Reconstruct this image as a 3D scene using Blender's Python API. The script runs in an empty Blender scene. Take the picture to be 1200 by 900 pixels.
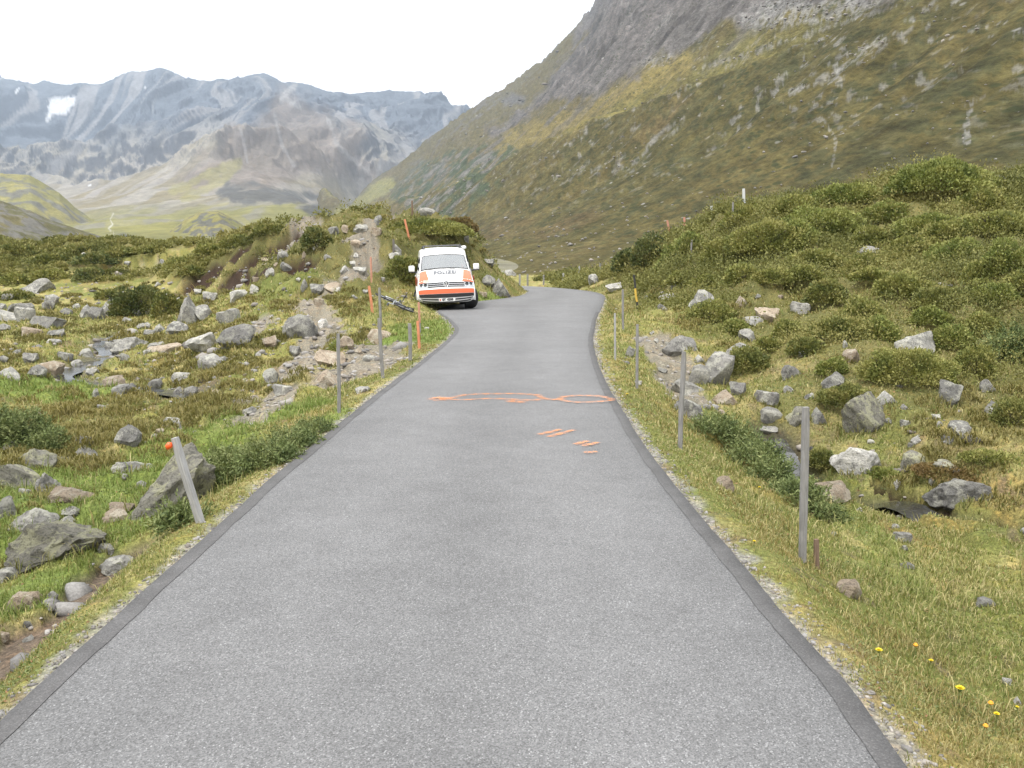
import bpy, bmesh, math, random
import numpy as np
from mathutils import Vector, Matrix, Euler
random.seed(7); RNG = np.random.default_rng(11)
SC = bpy.context.scene; COL = SC.collection
PI = math.pi
# ------------------------------------------------------------------ camera model (used to turn traced places into real positions)
EYE = 1.6; FPX = 1000.0; PITCH = math.atan(0.145)
CP, SP = math.cos(PITCH), math.sin(PITCH)
def ray(px, py):
    """slope per metre of forward distance: x/Y and (z-EYE)/Y"""
    px = np.asarray(px, float); py = np.asarray(py, float)
    a = (px-600)/FPX; b = (450-py)/FPX
    dy = CP + b*SP
    return a/dy, (-SP + b*CP)/dy
def at(px, py, Y):
    u, e = ray(px, py); return np.array([u*Y, Y, EYE+e*Y])
def topx(x, y, z):
    """photo position of a world point"""
    zz = z-EYE
    f = y*CP - zz*SP; up = y*SP + zz*CP
    return 600+FPX*x/f, 450-FPX*up/f
def sstep(a, b, x):
    t = np.clip((x-a)/(b-a), 0, 1); return t*t*(3-2*t)
# ------------------------------------------------------------------ noise
def _h(ix, iy, iz, s):
    h = (ix.astype(np.int64)*374761393 + iy.astype(np.int64)*668265263 + iz.astype(np.int64)*2147483647 + s*974711) & 0xffffffff
    h = ((h ^ (h >> 13))*1274126177) & 0xffffffff
    h = (h ^ (h >> 16)) & 0xffffffff
    h = ((h ^ (h >> 15))*2246822519) & 0xffffffff
    return ((h ^ (h >> 13)) & 0xffff)/65535.0
def vn2(x, y, s=0):
    ix = np.floor(x); iy = np.floor(y); fx = x-ix; fy = y-iy
    ix = ix.astype(np.int64); iy = iy.astype(np.int64); z = np.zeros_like(ix)
    fx = fx*fx*fx*(fx*(fx*6-15)+10); fy = fy*fy*fy*(fy*(fy*6-15)+10)
    a = _h(ix, iy, z, s); b = _h(ix+1, iy, z, s); c = _h(ix, iy+1, z, s); d = _h(ix+1, iy+1, z, s)
    return (a+(b-a)*fx)*(1-fy)+(c+(d-c)*fx)*fy
def vn3(x, y, z, s=0):
    iz = np.floor(z); fz = z-iz; iz = iz.astype(np.int64); fz = fz*fz*(3-2*fz)
    ix = np.floor(x); iy = np.floor(y); fx = x-ix; fy = y-iy
    ix = ix.astype(np.int64); iy = iy.astype(np.int64)
    fx = fx*fx*(3-2*fx); fy = fy*fy*(3-2*fy)
    r = 0
    for k, w in ((0, 1-fz), (1, fz)):
        a = _h(ix, iy, iz+k, s); b = _h(ix+1, iy, iz+k, s); c = _h(ix, iy+1, iz+k, s); d = _h(ix+1, iy+1, iz+k, s)
        r = r + w*((a+(b-a)*fx)*(1-fy)+(c+(d-c)*fx)*fy)
    return r
def fbm2(x, y, oct=4, s=0, gain=.5, ridged=False):
    r = 0; amp = 1; tot = 0
    for o in range(oct):
        n = vn2(x, y, s+o*17)
        if ridged: n = 1-np.abs(2*n-1)
        r = r+amp*n; tot += amp; amp *= gain
        x, y = (x*1.6+y*1.2)+3.7, (y*1.6-x*1.2)+9.1
    return r/tot
def fbm3(p, oct=4, s=0):
    r = 0; amp = 1; tot = 0; q = p.copy()
    for o in range(oct):
        r = r+amp*vn3(q[:, 0], q[:, 1], q[:, 2], s+o*13); tot += amp; amp *= .5; q = q*2.03+5.3
    return r/tot
# ------------------------------------------------------------------ object helpers
def tag(o, label=None, cat=None, group=None, kind=None):
    if label: o['label'] = label
    if cat: o['category'] = cat
    if group: o['group'] = group
    if kind: o['kind'] = kind
    return o
def mesh_np(name, V, F, mats=None, attrs=None, smooth=False, matidx=None):
    V = np.asarray(V, np.float32); F = np.asarray(F, np.int32)
    me = bpy.data.meshes.new(name)
    me.vertices.add(len(V)); me.vertices.foreach_set('co', V.ravel())
    n, k = F.shape
    me.loops.add(n*k); me.loops.foreach_set('vertex_index', F.ravel())
    me.polygons.add(n); me.polygons.foreach_set('loop_start', np.arange(0, n*k, k, dtype=np.int32))
    try: me.polygons.foreach_set('loop_total', np.full(n, k, np.int32))
    except Exception: pass
    me.update(calc_edges=True)
    for nm, A in (attrs or {}).items():
        A = np.asarray(A, np.float32)
        if A.ndim == 1:
            at_ = me.attributes.new(nm, 'FLOAT', 'POINT'); at_.data.foreach_set('value', A)
        else:
            if A.shape[1] == 3: A = np.concatenate([A, np.ones((len(A), 1), np.float32)], 1)
            at_ = me.attributes.new(nm, 'FLOAT_COLOR', 'POINT'); at_.data.foreach_set('color', A.ravel())
    for m in (mats or []): me.materials.append(m)
    if matidx is not None: me.polygons.foreach_set('material_index', np.asarray(matidx, np.int32))
    if smooth: me.polygons.foreach_set('use_smooth', np.ones(n, bool))
    me.validate(); me.update()
    return me
def link(name, me, parent=None, loc=None):
    o = bpy.data.objects.new(name, me); COL.objects.link(o)
    if parent is not None: o.parent = parent
    if loc is not None: o.location = loc
    return o
def empty(name, loc=(0, 0, 0), rot=(0, 0, 0)):
    o = bpy.data.objects.new(name, None); o.empty_display_size = .2; COL.objects.link(o)
    o.location = loc; o.rotation_euler = rot; return o
class MB:
    def __init__(s): s.V = []; s.F = []
    def add(s, V, F):
        k = len(s.V); s.V.extend([tuple(map(float, v)) for v in V]); s.F.extend([tuple(i+k for i in f) for f in F]); return s
    def box(s, c, d, R=None, bev=0):
        x, y, z = d[0]/2, d[1]/2, d[2]/2
        V = [Vector(v) for v in ((-x,-y,-z),(x,-y,-z),(x,y,-z),(-x,y,-z),(-x,-y,z),(x,-y,z),(x,y,z),(-x,y,z))]
        if R is not None: V = [R @ v for v in V]
        return s.add([v+Vector(c) for v in V], [(0,3,2,1),(4,5,6,7),(0,1,5,4),(1,2,6,5),(2,3,7,6),(3,0,4,7)])
    def tube(s, pts, rad, n=8, cap=True):
        pts = [Vector(p) for p in pts]; V = []; F = []
        rads = rad if isinstance(rad, (list, tuple)) else [rad]*len(pts)
        ref = None
        for i, p in enumerate(pts):
            t = (pts[min(i+1, len(pts)-1)]-pts[max(i-1, 0)]).normalized()
            if ref is None:
                ref = Vector((0, 0, 1)) if abs(t.z) < .9 else Vector((1, 0, 0))
            a = t.cross(ref).normalized(); b = a.cross(t).normalized(); ref = b
            for k in range(n):
                q = 2*PI*k/n; V.append(p+(a*math.cos(q)+b*math.sin(q))*rads[i])
        for i in range(len(pts)-1):
            for k in range(n):
                F.append((i*n+k, i*n+(k+1) % n, (i+1)*n+(k+1) % n, (i+1)*n+k))
        if cap: F.append(tuple(range(n-1, -1, -1))); F.append(tuple(range((len(pts)-1)*n, len(pts)*n)))
        return s.add(V, F)
    def lathe(s, prof, n=28, M=None, closed=False):
        """prof: (radius, along) about local X axis"""
        V = []; F = []; m = len(prof)
        for k in range(n):
            q = 2*PI*k/n
            for r, a in prof:
                v = Vector((a, r*math.cos(q), r*math.sin(q))); V.append(M @ v if M is not None else v)
        for k in range(n):
            for j in range(m if closed else m-1):
                j2 = (j+1) % m; k2 = (k+1) % n
                F.append((k*m+j, k*m+j2, k2*m+j2, k2*m+j))
        return s.add(V, F)
    def build(s, name, mat, parent=None, smooth=False, bevel=0, loc=None, sharp=None):
        me = bpy.data.meshes.new(name); me.from_pydata(s.V, [], s.F); me.update()
        bm = bmesh.new(); bm.from_mesh(me)
        bmesh.ops.recalc_face_normals(bm, faces=bm.faces)
        if bevel: bmesh.ops.bevel(bm, geom=list(bm.edges), offset=bevel, segments=2, affect='EDGES', profile=.6)
        bm.to_mesh(me); bm.free()
        me.materials.append(mat)
        if smooth:
            me.polygons.foreach_set('use_smooth', np.ones(len(me.polygons), bool))
            if sharp: me.set_sharp_from_angle(angle=math.radians(sharp))
        return link(name, me, parent, loc)
def copy_tree(o, parent=None):
    c = o.copy(); COL.objects.link(c)
    if parent is not None: c.parent = parent
    for ch in list(o.children): copy_tree(ch, c)
    return c
# ------------------------------------------------------------------ materials
def newmat(name):
    m = bpy.data.materials.new(name); m.use_nodes = True; nt = m.node_tree; nt.nodes.clear()
    out = nt.nodes.new('ShaderNodeOutputMaterial'); b = nt.nodes.new('ShaderNodeBsdfPrincipled')
    nt.links.new(b.outputs[0], out.inputs[0]); return m, nt, b, out
def nd(nt, typ, **kw):
    n = nt.nodes.new('ShaderNode'+typ)
    for k, v in kw.items(): setattr(n, k, v)
    return n
def lk(nt, a, b): nt.links.new(a, b)
def noise(nt, vec, scale, detail=4, rough=.55, dist=0):
    n = nd(nt, 'TexNoise'); n.inputs['Scale'].default_value = scale; n.inputs['Detail'].default_value = detail
    n.inputs['Roughness'].default_value = rough; n.inputs['Distortion'].default_value = dist
    if vec is not None: lk(nt, vec, n.inputs['Vector'])
    return n.outputs['Fac']
def voro(nt, vec, scale, feature='F1', out='Distance'):
    n = nd(nt, 'TexVoronoi', feature=feature); n.inputs['Scale'].default_value = scale; lk(nt, vec, n.inputs['Vector'])
    return n.outputs[out]
def ramp(nt, fac, stops):
    n = nd(nt, 'ValToRGB'); cr = n.color_ramp
    while len(cr.elements) > 1: cr.elements.remove(cr.elements[-1])
    for i, (p, c) in enumerate(stops):
        c = (c, c, c) if isinstance(c, (int, float)) else c
        el = cr.elements[0] if i == 0 else cr.elements.new(p)
        el.position = p; el.color = (*c, 1)
    lk(nt, fac, n.inputs[0]); return n.outputs[0]
def mix(nt, fac, a, b, typ='MIX'):
    n = nd(nt, 'Mix', data_type='RGBA', blend_type=typ)
    for sock, v in ((n.inputs[0], fac), (n.inputs[6], a), (n.inputs[7], b)):
        if isinstance(v, (int, float)): sock.default_value = v
        elif isinstance(v, tuple): sock.default_value = (*v, 1)
        else: lk(nt, v, sock)
    return n.outputs[2]
def bump(nt, b, h, strength=.4, dist=.02):
    n = nd(nt, 'Bump'); n.inputs['Strength'].default_value = strength; n.inputs['Distance'].default_value = dist
    lk(nt, h, n.inputs['Height']); lk(nt, n.outputs[0], b.inputs['Normal'])
def pos(nt): return nd(nt, 'NewGeometry').outputs['Position']
def attr(nt, name, out='Color'):
    n = nd(nt, 'Attribute'); n.attribute_name = name; return n.outputs[out]
def simple(name, col, rough=.6, metal=0, var=.12, scale=20, spec=.5, coat=0):
    m, nt, b, out = newmat(name)
    tc = nd(nt, 'TexCoord').outputs['Object']
    f = noise(nt, tc, scale, 5)
    c = mix(nt, f, tuple(v*(1-var) for v in col), tuple(min(1, v*(1+var)) for v in col))
    lk(nt, c, b.inputs['Base Color']); b.inputs['Roughness'].default_value = rough; b.inputs['Metallic'].default_value = metal
    b.inputs['Specular IOR Level'].default_value = spec; b.inputs['Coat Weight'].default_value = coat
    return m
def leafmat(name, trans=.3, rough=.65):
    m, nt, b, out = newmat(name)
    c = attr(nt, 'Col')
    lk(nt, c, b.inputs['Base Color']); b.inputs['Roughness'].default_value = rough; b.inputs['Specular IOR Level'].default_value = .25
    t = nd(nt, 'BsdfTranslucent'); lk(nt, mix(nt, 1.0, c, (1.1, 1.15, .7), 'MULTIPLY'), t.inputs['Color'])
    mx = nd(nt, 'MixShader'); mx.inputs[0].default_value = trans
    lk(nt, b.outputs[0], mx.inputs[1]); lk(nt, t.outputs[0], mx.inputs[2]); lk(nt, mx.outputs[0], out.inputs[0])
    return m
M = {}
M['leaf'] = leafmat('leaf', .12); M['grass'] = leafmat('grass_blade', .22)
M['needle'] = leafmat('needle', .08)
def mat_rock(name, base, pale, lich, dark):
    m, nt, b, out = newmat(name)
    p = pos(nt); oi = nd(nt, 'ObjectInfo').outputs['Random']
    n1 = noise(nt, p, 1.8, 8, .66); n2 = noise(nt, p, 5.5, 9, .74, .3); n3 = noise(nt, p, 40, 6, .75); n4 = noise(nt, p, 14, 7, .7)
    c = ramp(nt, n1, [(.36, base), (.60, pale)]); c = mix(nt, ramp(nt, n4, [(.52, 0), (.60, .6)]), c, dark)
    c = mix(nt, ramp(nt, n2, [(.50, 0), (.57, .85)]), c, lich)
    c = mix(nt, ramp(nt, n3, [(.34, .75), (.47, 0)]), c, dark)
    vz = voro(nt, p, 26); c = mix(nt, ramp(nt, vz, [(.10, .5), (.24, 0)]), c, dark)
    c = mix(nt, 1.0, c, (1.02, 1.0, .965), 'MULTIPLY'); c = mix(nt, 1.0, c, ramp(nt, oi, [(0, .80), (.5, 1.0), (1, 1.25)]), 'MULTIPLY')
    lk(nt, c, b.inputs['Base Color']); b.inputs['Roughness'].default_value = .92; b.inputs['Specular IOR Level'].default_value = .2
    hh = mix(nt, .45, n2, n3); bump(nt, b, hh, 1.0, .08)
    return m
M['rock_g'] = mat_rock('grey_rock', (.165,.165,.16), (.26,.255,.245), (.40,.40,.36), (.06,.06,.06))
M['rock_d'] = mat_rock('dark_rock', (.14,.14,.14), (.22,.215,.21), (.28,.28,.25), (.05,.05,.05))
M['rock_l'] = mat_rock('pale_rock', (.24,.24,.23), (.34,.335,.32), (.46,.455,.41), (.12,.12,.115))
M['rock_w'] = mat_rock('white_lichen_rock', (.33,.325,.31), (.47,.465,.45), (.60,.59,.56), (.09,.085,.08))
M['rock_t'] = mat_rock('tan_rock', (.26,.21,.16), (.37,.31,.245), (.42,.385,.32), (.12,.10,.08))
M['rock_b'] = mat_rock('olive_lichen_rock', (.165,.16,.14), (.25,.245,.215), (.33,.33,.23), (.055,.055,.05))
# ------------------------------------------------------------------ the road: pairs of edge points traced on the ground
ROADZ = 0.0
def gp(px, py, z=0.0):
    u, e = ray(px, py); Y = (z-EYE)/e; return np.array([u*Y, Y])
_L = [(39,811),(93,757),(128,733),(163,702),(198,663),(241,628),(272,601),(311,570),(350,539),(389,504),(419,477),(451,454),(480,432.5),(504.6,415),(522,400.5),(533,388)]
_R = [(1067,900),(1030,853),(987,800),(947,753),(910,710),(873,667),(842,632),(800,576),(771,538),(746,505),(725,476),(708,447),(700,422),(695,400),(697,380)]
_Lw = np.array([gp(*p) for p in _L]); _Rw = np.array([gp(*p) for p in _R])
_pl = np.polyfit(np.log(_Lw[:14, 1]), _Lw[:14, 0], 3); _pr = np.polyfit(np.log(_Rw[:13, 1]), _Rw[:13, 0], 3)
def _xl(y):
    if _Lw[0, 1] < y < 13: return float(np.polyval(_pl, math.log(y)))
    if y < _Lw[0, 1]: k = (_Lw[4, 0]-_Lw[0, 0])/(_Lw[4, 1]-_Lw[0, 1]); return _Lw[0, 0]+k*.3*(y-_Lw[0, 1])
    return np.interp(y, _Lw[:, 1], _Lw[:, 0])
def _xr(y):
    if _Rw[0, 1] < y < 13: return float(np.polyval(_pr, math.log(y)))
    if y < _Rw[0, 1]: return _Rw[0, 0]
    return np.interp(y, _Rw[:, 1], _Rw[:, 0])
pairs = []
for y in (-40, -20, -8, -2, 1, 2.4, 3.0, 3.5, 4.0, 4.6, 5.3, 6.1, 7, 8, 9.2, 10.5, 12, 14, 16, 17.6):
    pairs.append(((_xl(y)+.01*math.sin(y*9), y), (_xr(y)+.01*math.sin(y*7), y)))
for l, r in (((533,388),(697,383)),((531,381),(698,376)),((522,372),(701,368)),((513,365),(705,360)),((528,357.5),(707.5,354)),((561,353),(709,348.8)),
             ((590,349.6),(704,344.2)),((610,346.3),(690,341)),((617,343),(662,338)),((614,340),(636,336.2))):
    pairs.append((tuple(gp(*l)), tuple(gp(*r))))
pairs += [((-1.6, 49.), (.2, 54.5)), ((-6., 52.5), (-5., 57.)), ((-14., 56.), (-13., 60.5)), ((-30., 60.), (-30., 64.5))]
def catmull(P, n):
    P = np.asarray(P, float); out = []
    for i in range(len(P)-1):
        p0 = P[max(i-1, 0)]; p1 = P[i]; p2 = P[i+1]; p3 = P[min(i+2, len(P)-1)]
        for k in range(n):
            t = k/n
            d1 = np.linalg.norm(p2-p1)
            m1 = (p2-p0)/max(np.linalg.norm(p2-p0), 1e-6)*d1; m2 = (p3-p1)/max(np.linalg.norm(p3-p1), 1e-6)*d1
            out.append((2*t**3-3*t**2+1)*p1+(t**3-2*t**2+t)*m1+(-2*t**3+3*t**2)*p2+(t**3-t**2)*m2)
    out.append(P[-1]); return np.array(out)
LE = catmull([p[0] for p in pairs], 8); RE = catmull([p[1] for p in pairs], 8)
def edge_wob(P, s, amp):
    arc = np.concatenate([[0], np.cumsum(np.linalg.norm(np.diff(P, axis=0), axis=1))])
    T = np.gradient(P, axis=0); T /= np.linalg.norm(T, axis=1)[:, None]+1e-9; Nn = np.stack([T[:, 1], -T[:, 0]], 1)
    w = (fbm2(arc*1.3, arc*0+s, 4, s)-.5)*2*amp+(fbm2(arc*7, arc*0+s, 3, s+1)-.5)*amp*.6
    return P+Nn*w[:, None], Nn, arc
LE, LN, LA = edge_wob(LE, 3, .012); RE, RN, RA = edge_wob(RE, 8, .012)   # N points to +x side (right of travel)
ROADPOLY = np.concatenate([LE, RE[::-1]])
def dist_poly(X, Y, P, closed=False):
    """distance to polyline (chunked)"""
    A = P if not closed else np.concatenate([P, P[:1]])
    best = np.full(X.shape, 1e9)
    for i in range(len(A)-1):
        a, b = A[i], A[i+1]; d = b-a; l2 = d@d+1e-12
        t = np.clip(((X-a[0])*d[0]+(Y-a[1])*d[1])/l2, 0, 1)
        best = np.minimum(best, (X-a[0]-t*d[0])**2+(Y-a[1]-t*d[1])**2)
    return np.sqrt(best)
def inside(X, Y, P):
    r = np.zeros(X.shape, bool); n = len(P); j = n-1
    for i in range(n):
        xi, yi = P[i]; xj, yj = P[j]
        if yi != yj:
            c = ((yi > Y) != (yj > Y)) & (X < (xj-xi)*(Y-yi)/(yj-yi)+xi); r ^= c
        j = i
    return r
def road_sd(X, Y):
    X = np.asarray(X, float); Y = np.asarray(Y, float); sd = np.full(X.shape, 30.0)
    m = (np.abs(X) < 34) & (Y < 72) & (Y > -45)
    if m.any():
        d = dist_poly(X[m], Y[m], ROADPOLY, True); d[inside(X[m], Y[m], ROADPOLY)] *= -1; sd[m] = d
    return sd
# ------------------------------------------------------------------ ground height from surveyed points
CT = []
def Pz(px, py, z): u, e = ray(px, py); Y = (z-EYE)/e; CT.append((u*Y, Y, z))
def PZ(px, py, Y): p = at(px, py, Y); CT.append(tuple(p))
def W(px, Y, z): u, _ = ray(px, 305); CT.append((u*Y, Y, z))
for a in ((1100,890,-.12),(1190,890,-.3),(1190,780,-.55),(1060,720,-.42),(955,650,-.3),(1000,620,-.72),(1100,650,-.78),(1190,660,-.82),
          (925,540,-.95),(1000,576,-.98),(1100,602,-.98),(1190,620,-1.0),(830,500,-.45),(870,520,-.62),(880,570,-.5),(900,500,-.85),(1000,505,-.75),
          (1100,530,-.75),(1190,540,-.7),(800,440,-.4),(840,470,-.65),(760,450,-.12),(850,420,-.3),(740,345,.05),(760,370,.08),(740,400,.0),(790,400,-.02),(760,500,-.05),
          (900,610,-.22),(1000,800,-.1),(860,600,-.12)): Pz(*a)
for a in ((1020,470,11.8),(1190,450,13),(1100,420,15),(1190,380,18),(1100,340,22),(1190,300,27),(1190,252,33),(1190,224,40),(1140,224,41),(1095,212,41),(1050,226,41),(1000,246,40),(1000,300,31),
          (1000,350,23),(1000,400,16.5),(900,262,42),(940,250,43),(900,300,33),(900,350,25),(900,400,18),(900,450,12.5),(850,258,45),(870,252,46),(815,276,47),(780,293,47),(740,318,46),(722,332,45),
          (820,360,28),(850,330,31),(820,305,38),(780,325,40)): PZ(*a)
for a in ((750,60,.2),(800,62,.5),(900,65,2),(1100,65,4),(1190,70,4.5),(1300,50,6),(1300,30,3),(1300,18,.6),(1300,10,-.4),(1300,5,-.5),(690,48,.0),(690,60,-.3),(640,75,-.4),(620,100,-.6),(660,130,-.5),
          (1300,3,-.3),(1450,3,-.3),(1450,20,1),(1450,50,6)): W(*a)
for a in ((60,830,-.06),(20,775,-.32),(0,700,-.42),(100,700,-.3),(150,650,-.34),(230,612,-.14),(60,650,-.45),(0,600,-.5),(200,570,-.5),(100,560,-.6),(0,500,-.75),
          (150,500,-.8),(300,530,-.3),(250,470,-.8),(350,475,-.45),(330,430,-.8),(200,430,-1.0),(50,430,-1.0),(100,390,-.95),(0,380,-.95),(200,372,-.8),
          (400,440,-.3),(450,412,-.1),(470,372,.0),(400,470,-.15),(450,440,-.05),(300,570,-.12)): Pz(*a)
for a in ((50,345,50),(120,345,48),(50,312,68),(0,312,70),(0,290,90),(50,290,88),(100,287,85),(150,289,80),(200,292,75),(240,289,66),(200,322,55),(250,345,42),(300,272,52),(350,263,48),(400,258,46),(450,263,44),
          (480,266,42),(505,258,42),(530,268,41.5),(545,283,41),(570,308,41),(600,329,43),(560,336,37),(480,303,35),(430,290,36),(430,330,30),(400,350,27),(370,380,22),(430,370,24),(480,350,28),(500,332,33),
          (300,302,44),(300,332,37),(320,360,29),(300,400,20.5),(350,420,17.5),(590,340,38.5)): PZ(*a)
for a in ((100,115,1),(300,75,1),(450,62,.0),(530,55,-.1),(0,130,1),(-150,90,2.5),(-150,40,-.6),(-150,15,-.8),(-150,5,-.5),(-150,3,-.4),(-300,3,-.4),(-300,20,-.8),(-300,60,0),(560,52,-.1)): W(*a)
for y in (1.2, 2.5, 4, 6, 9, 13):
    CT.append((_xl(y)-.15, y, -.03)); CT.append((_xr(y)+.15, y, -.03))
for az in (70, 100, 135, 180, -135, -100, -70):
    for r in (2.5, 12, 60, 150): CT.append((r*math.sin(math.radians(az)), r*math.cos(math.radians(az)), -.35 if abs(az) < 170 else -.05))
CT = np.array(CT)
def tcoord(x, y):
    r = np.sqrt(x*x+y*y)+.4; return np.arctan2(x, y)*1.8, np.log(r)
def tps_fit(cx, cy, v, lam):
    n = len(cx); K = np.sqrt((cx[:, None]-cx)**2+(cy[:, None]-cy)**2); K = np.where(K > 0, K*K*np.log(K+1e-12), 0)
    A = np.zeros((n+3, n+3)); A[:n, :n] = K+lam*np.eye(n); P = np.stack([np.ones(n), cx, cy], 1); A[:n, n:] = P; A[n:, :n] = P.T
    return np.linalg.solve(A, np.concatenate([v, [0, 0, 0]]))
def tps_eval(w, cx, cy, x, y):
    n = len(cx); r = w[n]+w[n+1]*x+w[n+2]*y
    for i in range(n):
        d2 = (x-cx[i])**2+(y-cy[i])**2; r = r+w[i]*.5*d2*np.log(d2+1e-20)
    return r
_tx, _ty = tcoord(CT[:, 0], CT[:, 1]); _tw = tps_fit(_tx, _ty, CT[:, 2], .002)
AZ = np.concatenate([np.linspace(-PI, -.80, 60)[:-1], np.linspace(-.80, .80, 1100), np.linspace(.80, PI, 60)[1:]])
RR = np.concatenate([np.exp(np.linspace(math.log(.35), math.log(150), 560)), np.exp(np.linspace(math.log(150), math.log(420), 12))[1:]])
GA, GR = np.meshgrid(AZ, RR, indexing='ij'); GX = GR*np.sin(GA); GY = GR*np.cos(GA)
cx_, cy_ = tcoord(GX, GY); GB = tps_eval(_tw, _tx, _ty, cx_, cy_).astype(float); GB = np.clip(GB, -6, 9)
GB = np.where(GR > 120, GB+(-4-GB)*sstep(120, 260, GR), GB)
GSD = road_sd(GX, GY)
def grid_sample(G, x, y):
    a = np.arctan2(x, y); r = np.hypot(x, y)
    i = np.clip(np.searchsorted(AZ, a)-1, 0, len(AZ)-2); j = np.clip(np.searchsorted(RR, r)-1, 0, len(RR)-2)
    fa = np.clip((a-AZ[i])/(AZ[i+1]-AZ[i]), 0, 1); fr = np.clip((r-RR[j])/(RR[j+1]-RR[j]), 0, 1)
    return (G[i, j]*(1-fr)+G[i, j+1]*fr)*(1-fa)+(G[i+1, j]*(1-fr)+G[i+1, j+1]*fr)*fa
_MY = np.exp(np.linspace(math.log(1.6), math.log(140), 700))
def hit(px, py, G):
    u, e = ray(px, py); x = u*_MY; z = EYE+e*_MY; g = grid_sample(G, x, _MY)
    k = np.nonzero(z < g)[0]
    if len(k) == 0:
        k = [int(np.argmin(z-g))]
        Y = _MY[k[0]]; return np.array([u*Y, Y, float(grid_sample(G, np.array([u*Y]), np.array([Y]))[0])])
    k = k[0]
    if k == 0: Y = _MY[0]
    else:
        d0 = z[k-1]-g[k-1]; d1 = z[k]-g[k]; Y = _MY[k-1]+(_MY[k]-_MY[k-1])*d0/(d0-d1)
    return np.array([u*Y, Y, EYE+e*Y])
def hits(pts, G): return np.array([hit(a, b, G)[:2] for a, b in pts])
# zones
def zone(pts, r, s=1, wob=.6, G=None):
    P = hits(pts, GB if G is None else G); d = np.full(GX.shape, 99.)
    lo = P.min(0)-4*r-1; hi = P.max(0)+4*r+1
    m = (GX > lo[0]) & (GX < hi[0]) & (GY > lo[1]) & (GY < hi[1])
    if m.any():
        d[m] = dist_poly(GX[m], GY[m], P)
        d[m] = d[m]/r+(fbm2(GX[m]/r*1.1+s, GY[m]/r*1.1, 5, s)-.5)*2*wob
    return 1-sstep(.75, 1.1, d)
HEATH = sstep(.15, .8, GB+(fbm2(GX/3, GY/3, 3, 5)-.5)*1.2)*sstep(8, 13, GR)*sstep(.6, 2.5, GSD)
HEATH = np.maximum(HEATH, .95*sstep(10.5, 14, GR)*sstep(3.2, 6.5, GX+(fbm2(GX*.4, GY*.4, 3, 6)-.5)*4)*(GY > 0))
dirt_path = zone([(-20,790),(50,742),(90,700),(125,664),(165,640)], .27, 2, .7)
scars = np.max([zone([(288,318),(305,305),(328,290)], 1.0, 3), zone([(235,333),(275,312)], 1.1, 4), zone([(262,336),(315,329)], .55, 5), zone([(340,325),(370,318)], .45, 6), zone([(338,288),(352,282)], .6, 7), zone([(1010,272),(1030,278)], .45, 8), zone([(1030,560),(1110,590)], .12, 9)], axis=0)
trail = np.max([zone([(455,262),(430,275),(415,285),(428,300),(430,318),(412,338)], .55, 10), zone([(412,338),(385,347),(360,358),(382,378),(385,392),(362,415),(345,440)], .5, 11), zone([(330,300),(350,285),(362,262)], .9, 12), zone([(455,405),(430,425),(402,445)], .7, 13),
                zone([(285,395),(300,385),(312,372)], .5, 15), zone([(770,395),(790,440),(815,475)], .45, 14), zone([(300,470),(335,460),(320,480),(285,497)], .35, 16)], axis=0)
wetR = hits([(905,500),(922,530),(932,545),(950,560),(1000,574),(1050,583),(1085,596),(1125,606),(1165,613),(1215,622)], GB)
wetL = hits([(150,388),(118,402),(128,412),(100,428),(72,439),(105,449),(150,452),(195,457),(240,464)], GB)
wetR = catmull(wetR, 5); wetL = catmull(wetL, 5)
def near_line(P, pad):
    d = np.full(GX.shape, 99.); lo = P.min(0)-pad; hi = P.max(0)+pad
    m = (GX > lo[0]) & (GX < hi[0]) & (GY > lo[1]) & (GY < hi[1]); d[m] = dist_poly(GX[m], GY[m], P)+(fbm2(GX[m]*3, GY[m]*3, 3, 77)-.5)*.25; return d
dR = near_line(wetR, 2.); dL = near_line(wetL, 3.)
lush = np.max([zone([(250,540),(200,530),(290,500),(330,490)], 1.0, 20, .9), zone([(60,600),(120,570),(180,560),(100,620)], .8, 21, .9), zone([(20,700),(70,680)], .5, 22, .8),
               zone([(100,465),(60,460)], 2.0, 23, .8), zone([(500,395),(515,380),(490,400)], 1.0, 24), zone([(990,605),(1030,650),(1060,690)], .2, 25, .9)*.5, zone([(590,352),(560,356)], .8, 26), zone([(310,345),(340,350)], .9, 27)*.5], axis=0)
# relief
knoll = sstep(20, 26, GR)*(GX < -1.5)*sstep(-.2, .6, GB)*sstep(60, 50, GR) if False else sstep(20, 26, GR)*(GX < -1.5)*sstep(-.2, .6, GB)*(1-sstep(50, 60, GR))
rel = knoll*(fbm2(GX*.5, GY*.5, 5, 34, .6, True)-.62)*1.1+(fbm2(GX*.55, GY*.55, 4, 31)-.5)*.22+(fbm2(GX*2.1, GY*2.1, 4, 32)-.5)*.11+(fbm2(GX*8, GY*8, 3, 33)-.5)*.035
humm = fbm2(GX*.42+7, GY*.42, 4, 41, .55)-.45
bill = np.abs(fbm2(GX*.75, GY*.75, 3, 43)-.5)*2
hz = HEATH*(humm*1.25+bill*.75)*sstep(10, 25, GR)
tuss = sstep(.5, .75, vn2(GX*2.6, GY*2.6, 55))*.12*(1-HEATH)*sstep(4, 9, GR)
GZ = GB+rel*sstep(.15, 2.0, GSD)*(.55+.45*sstep(4, 12, GR))+hz*sstep(.5, 3, GSD)+tuss*sstep(.4, 1.5, GSD)
GZ -= .10*dirt_path+.22*scars+.06*trail
GZ -= .22*(1-sstep(.18, .55, dR))+.16*(1-sstep(.2, .8, dL))
near = 1-sstep(.0, .6, GSD)
edgez = -.022+(fbm2(GX*6, GY*6, 3, 61)-.5)*.03
GZ = GZ*(1-near)+edgez*near
GZ = np.where(GSD < 0, -.03-.25*sstep(0, .35, -GSD), GZ)
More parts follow.
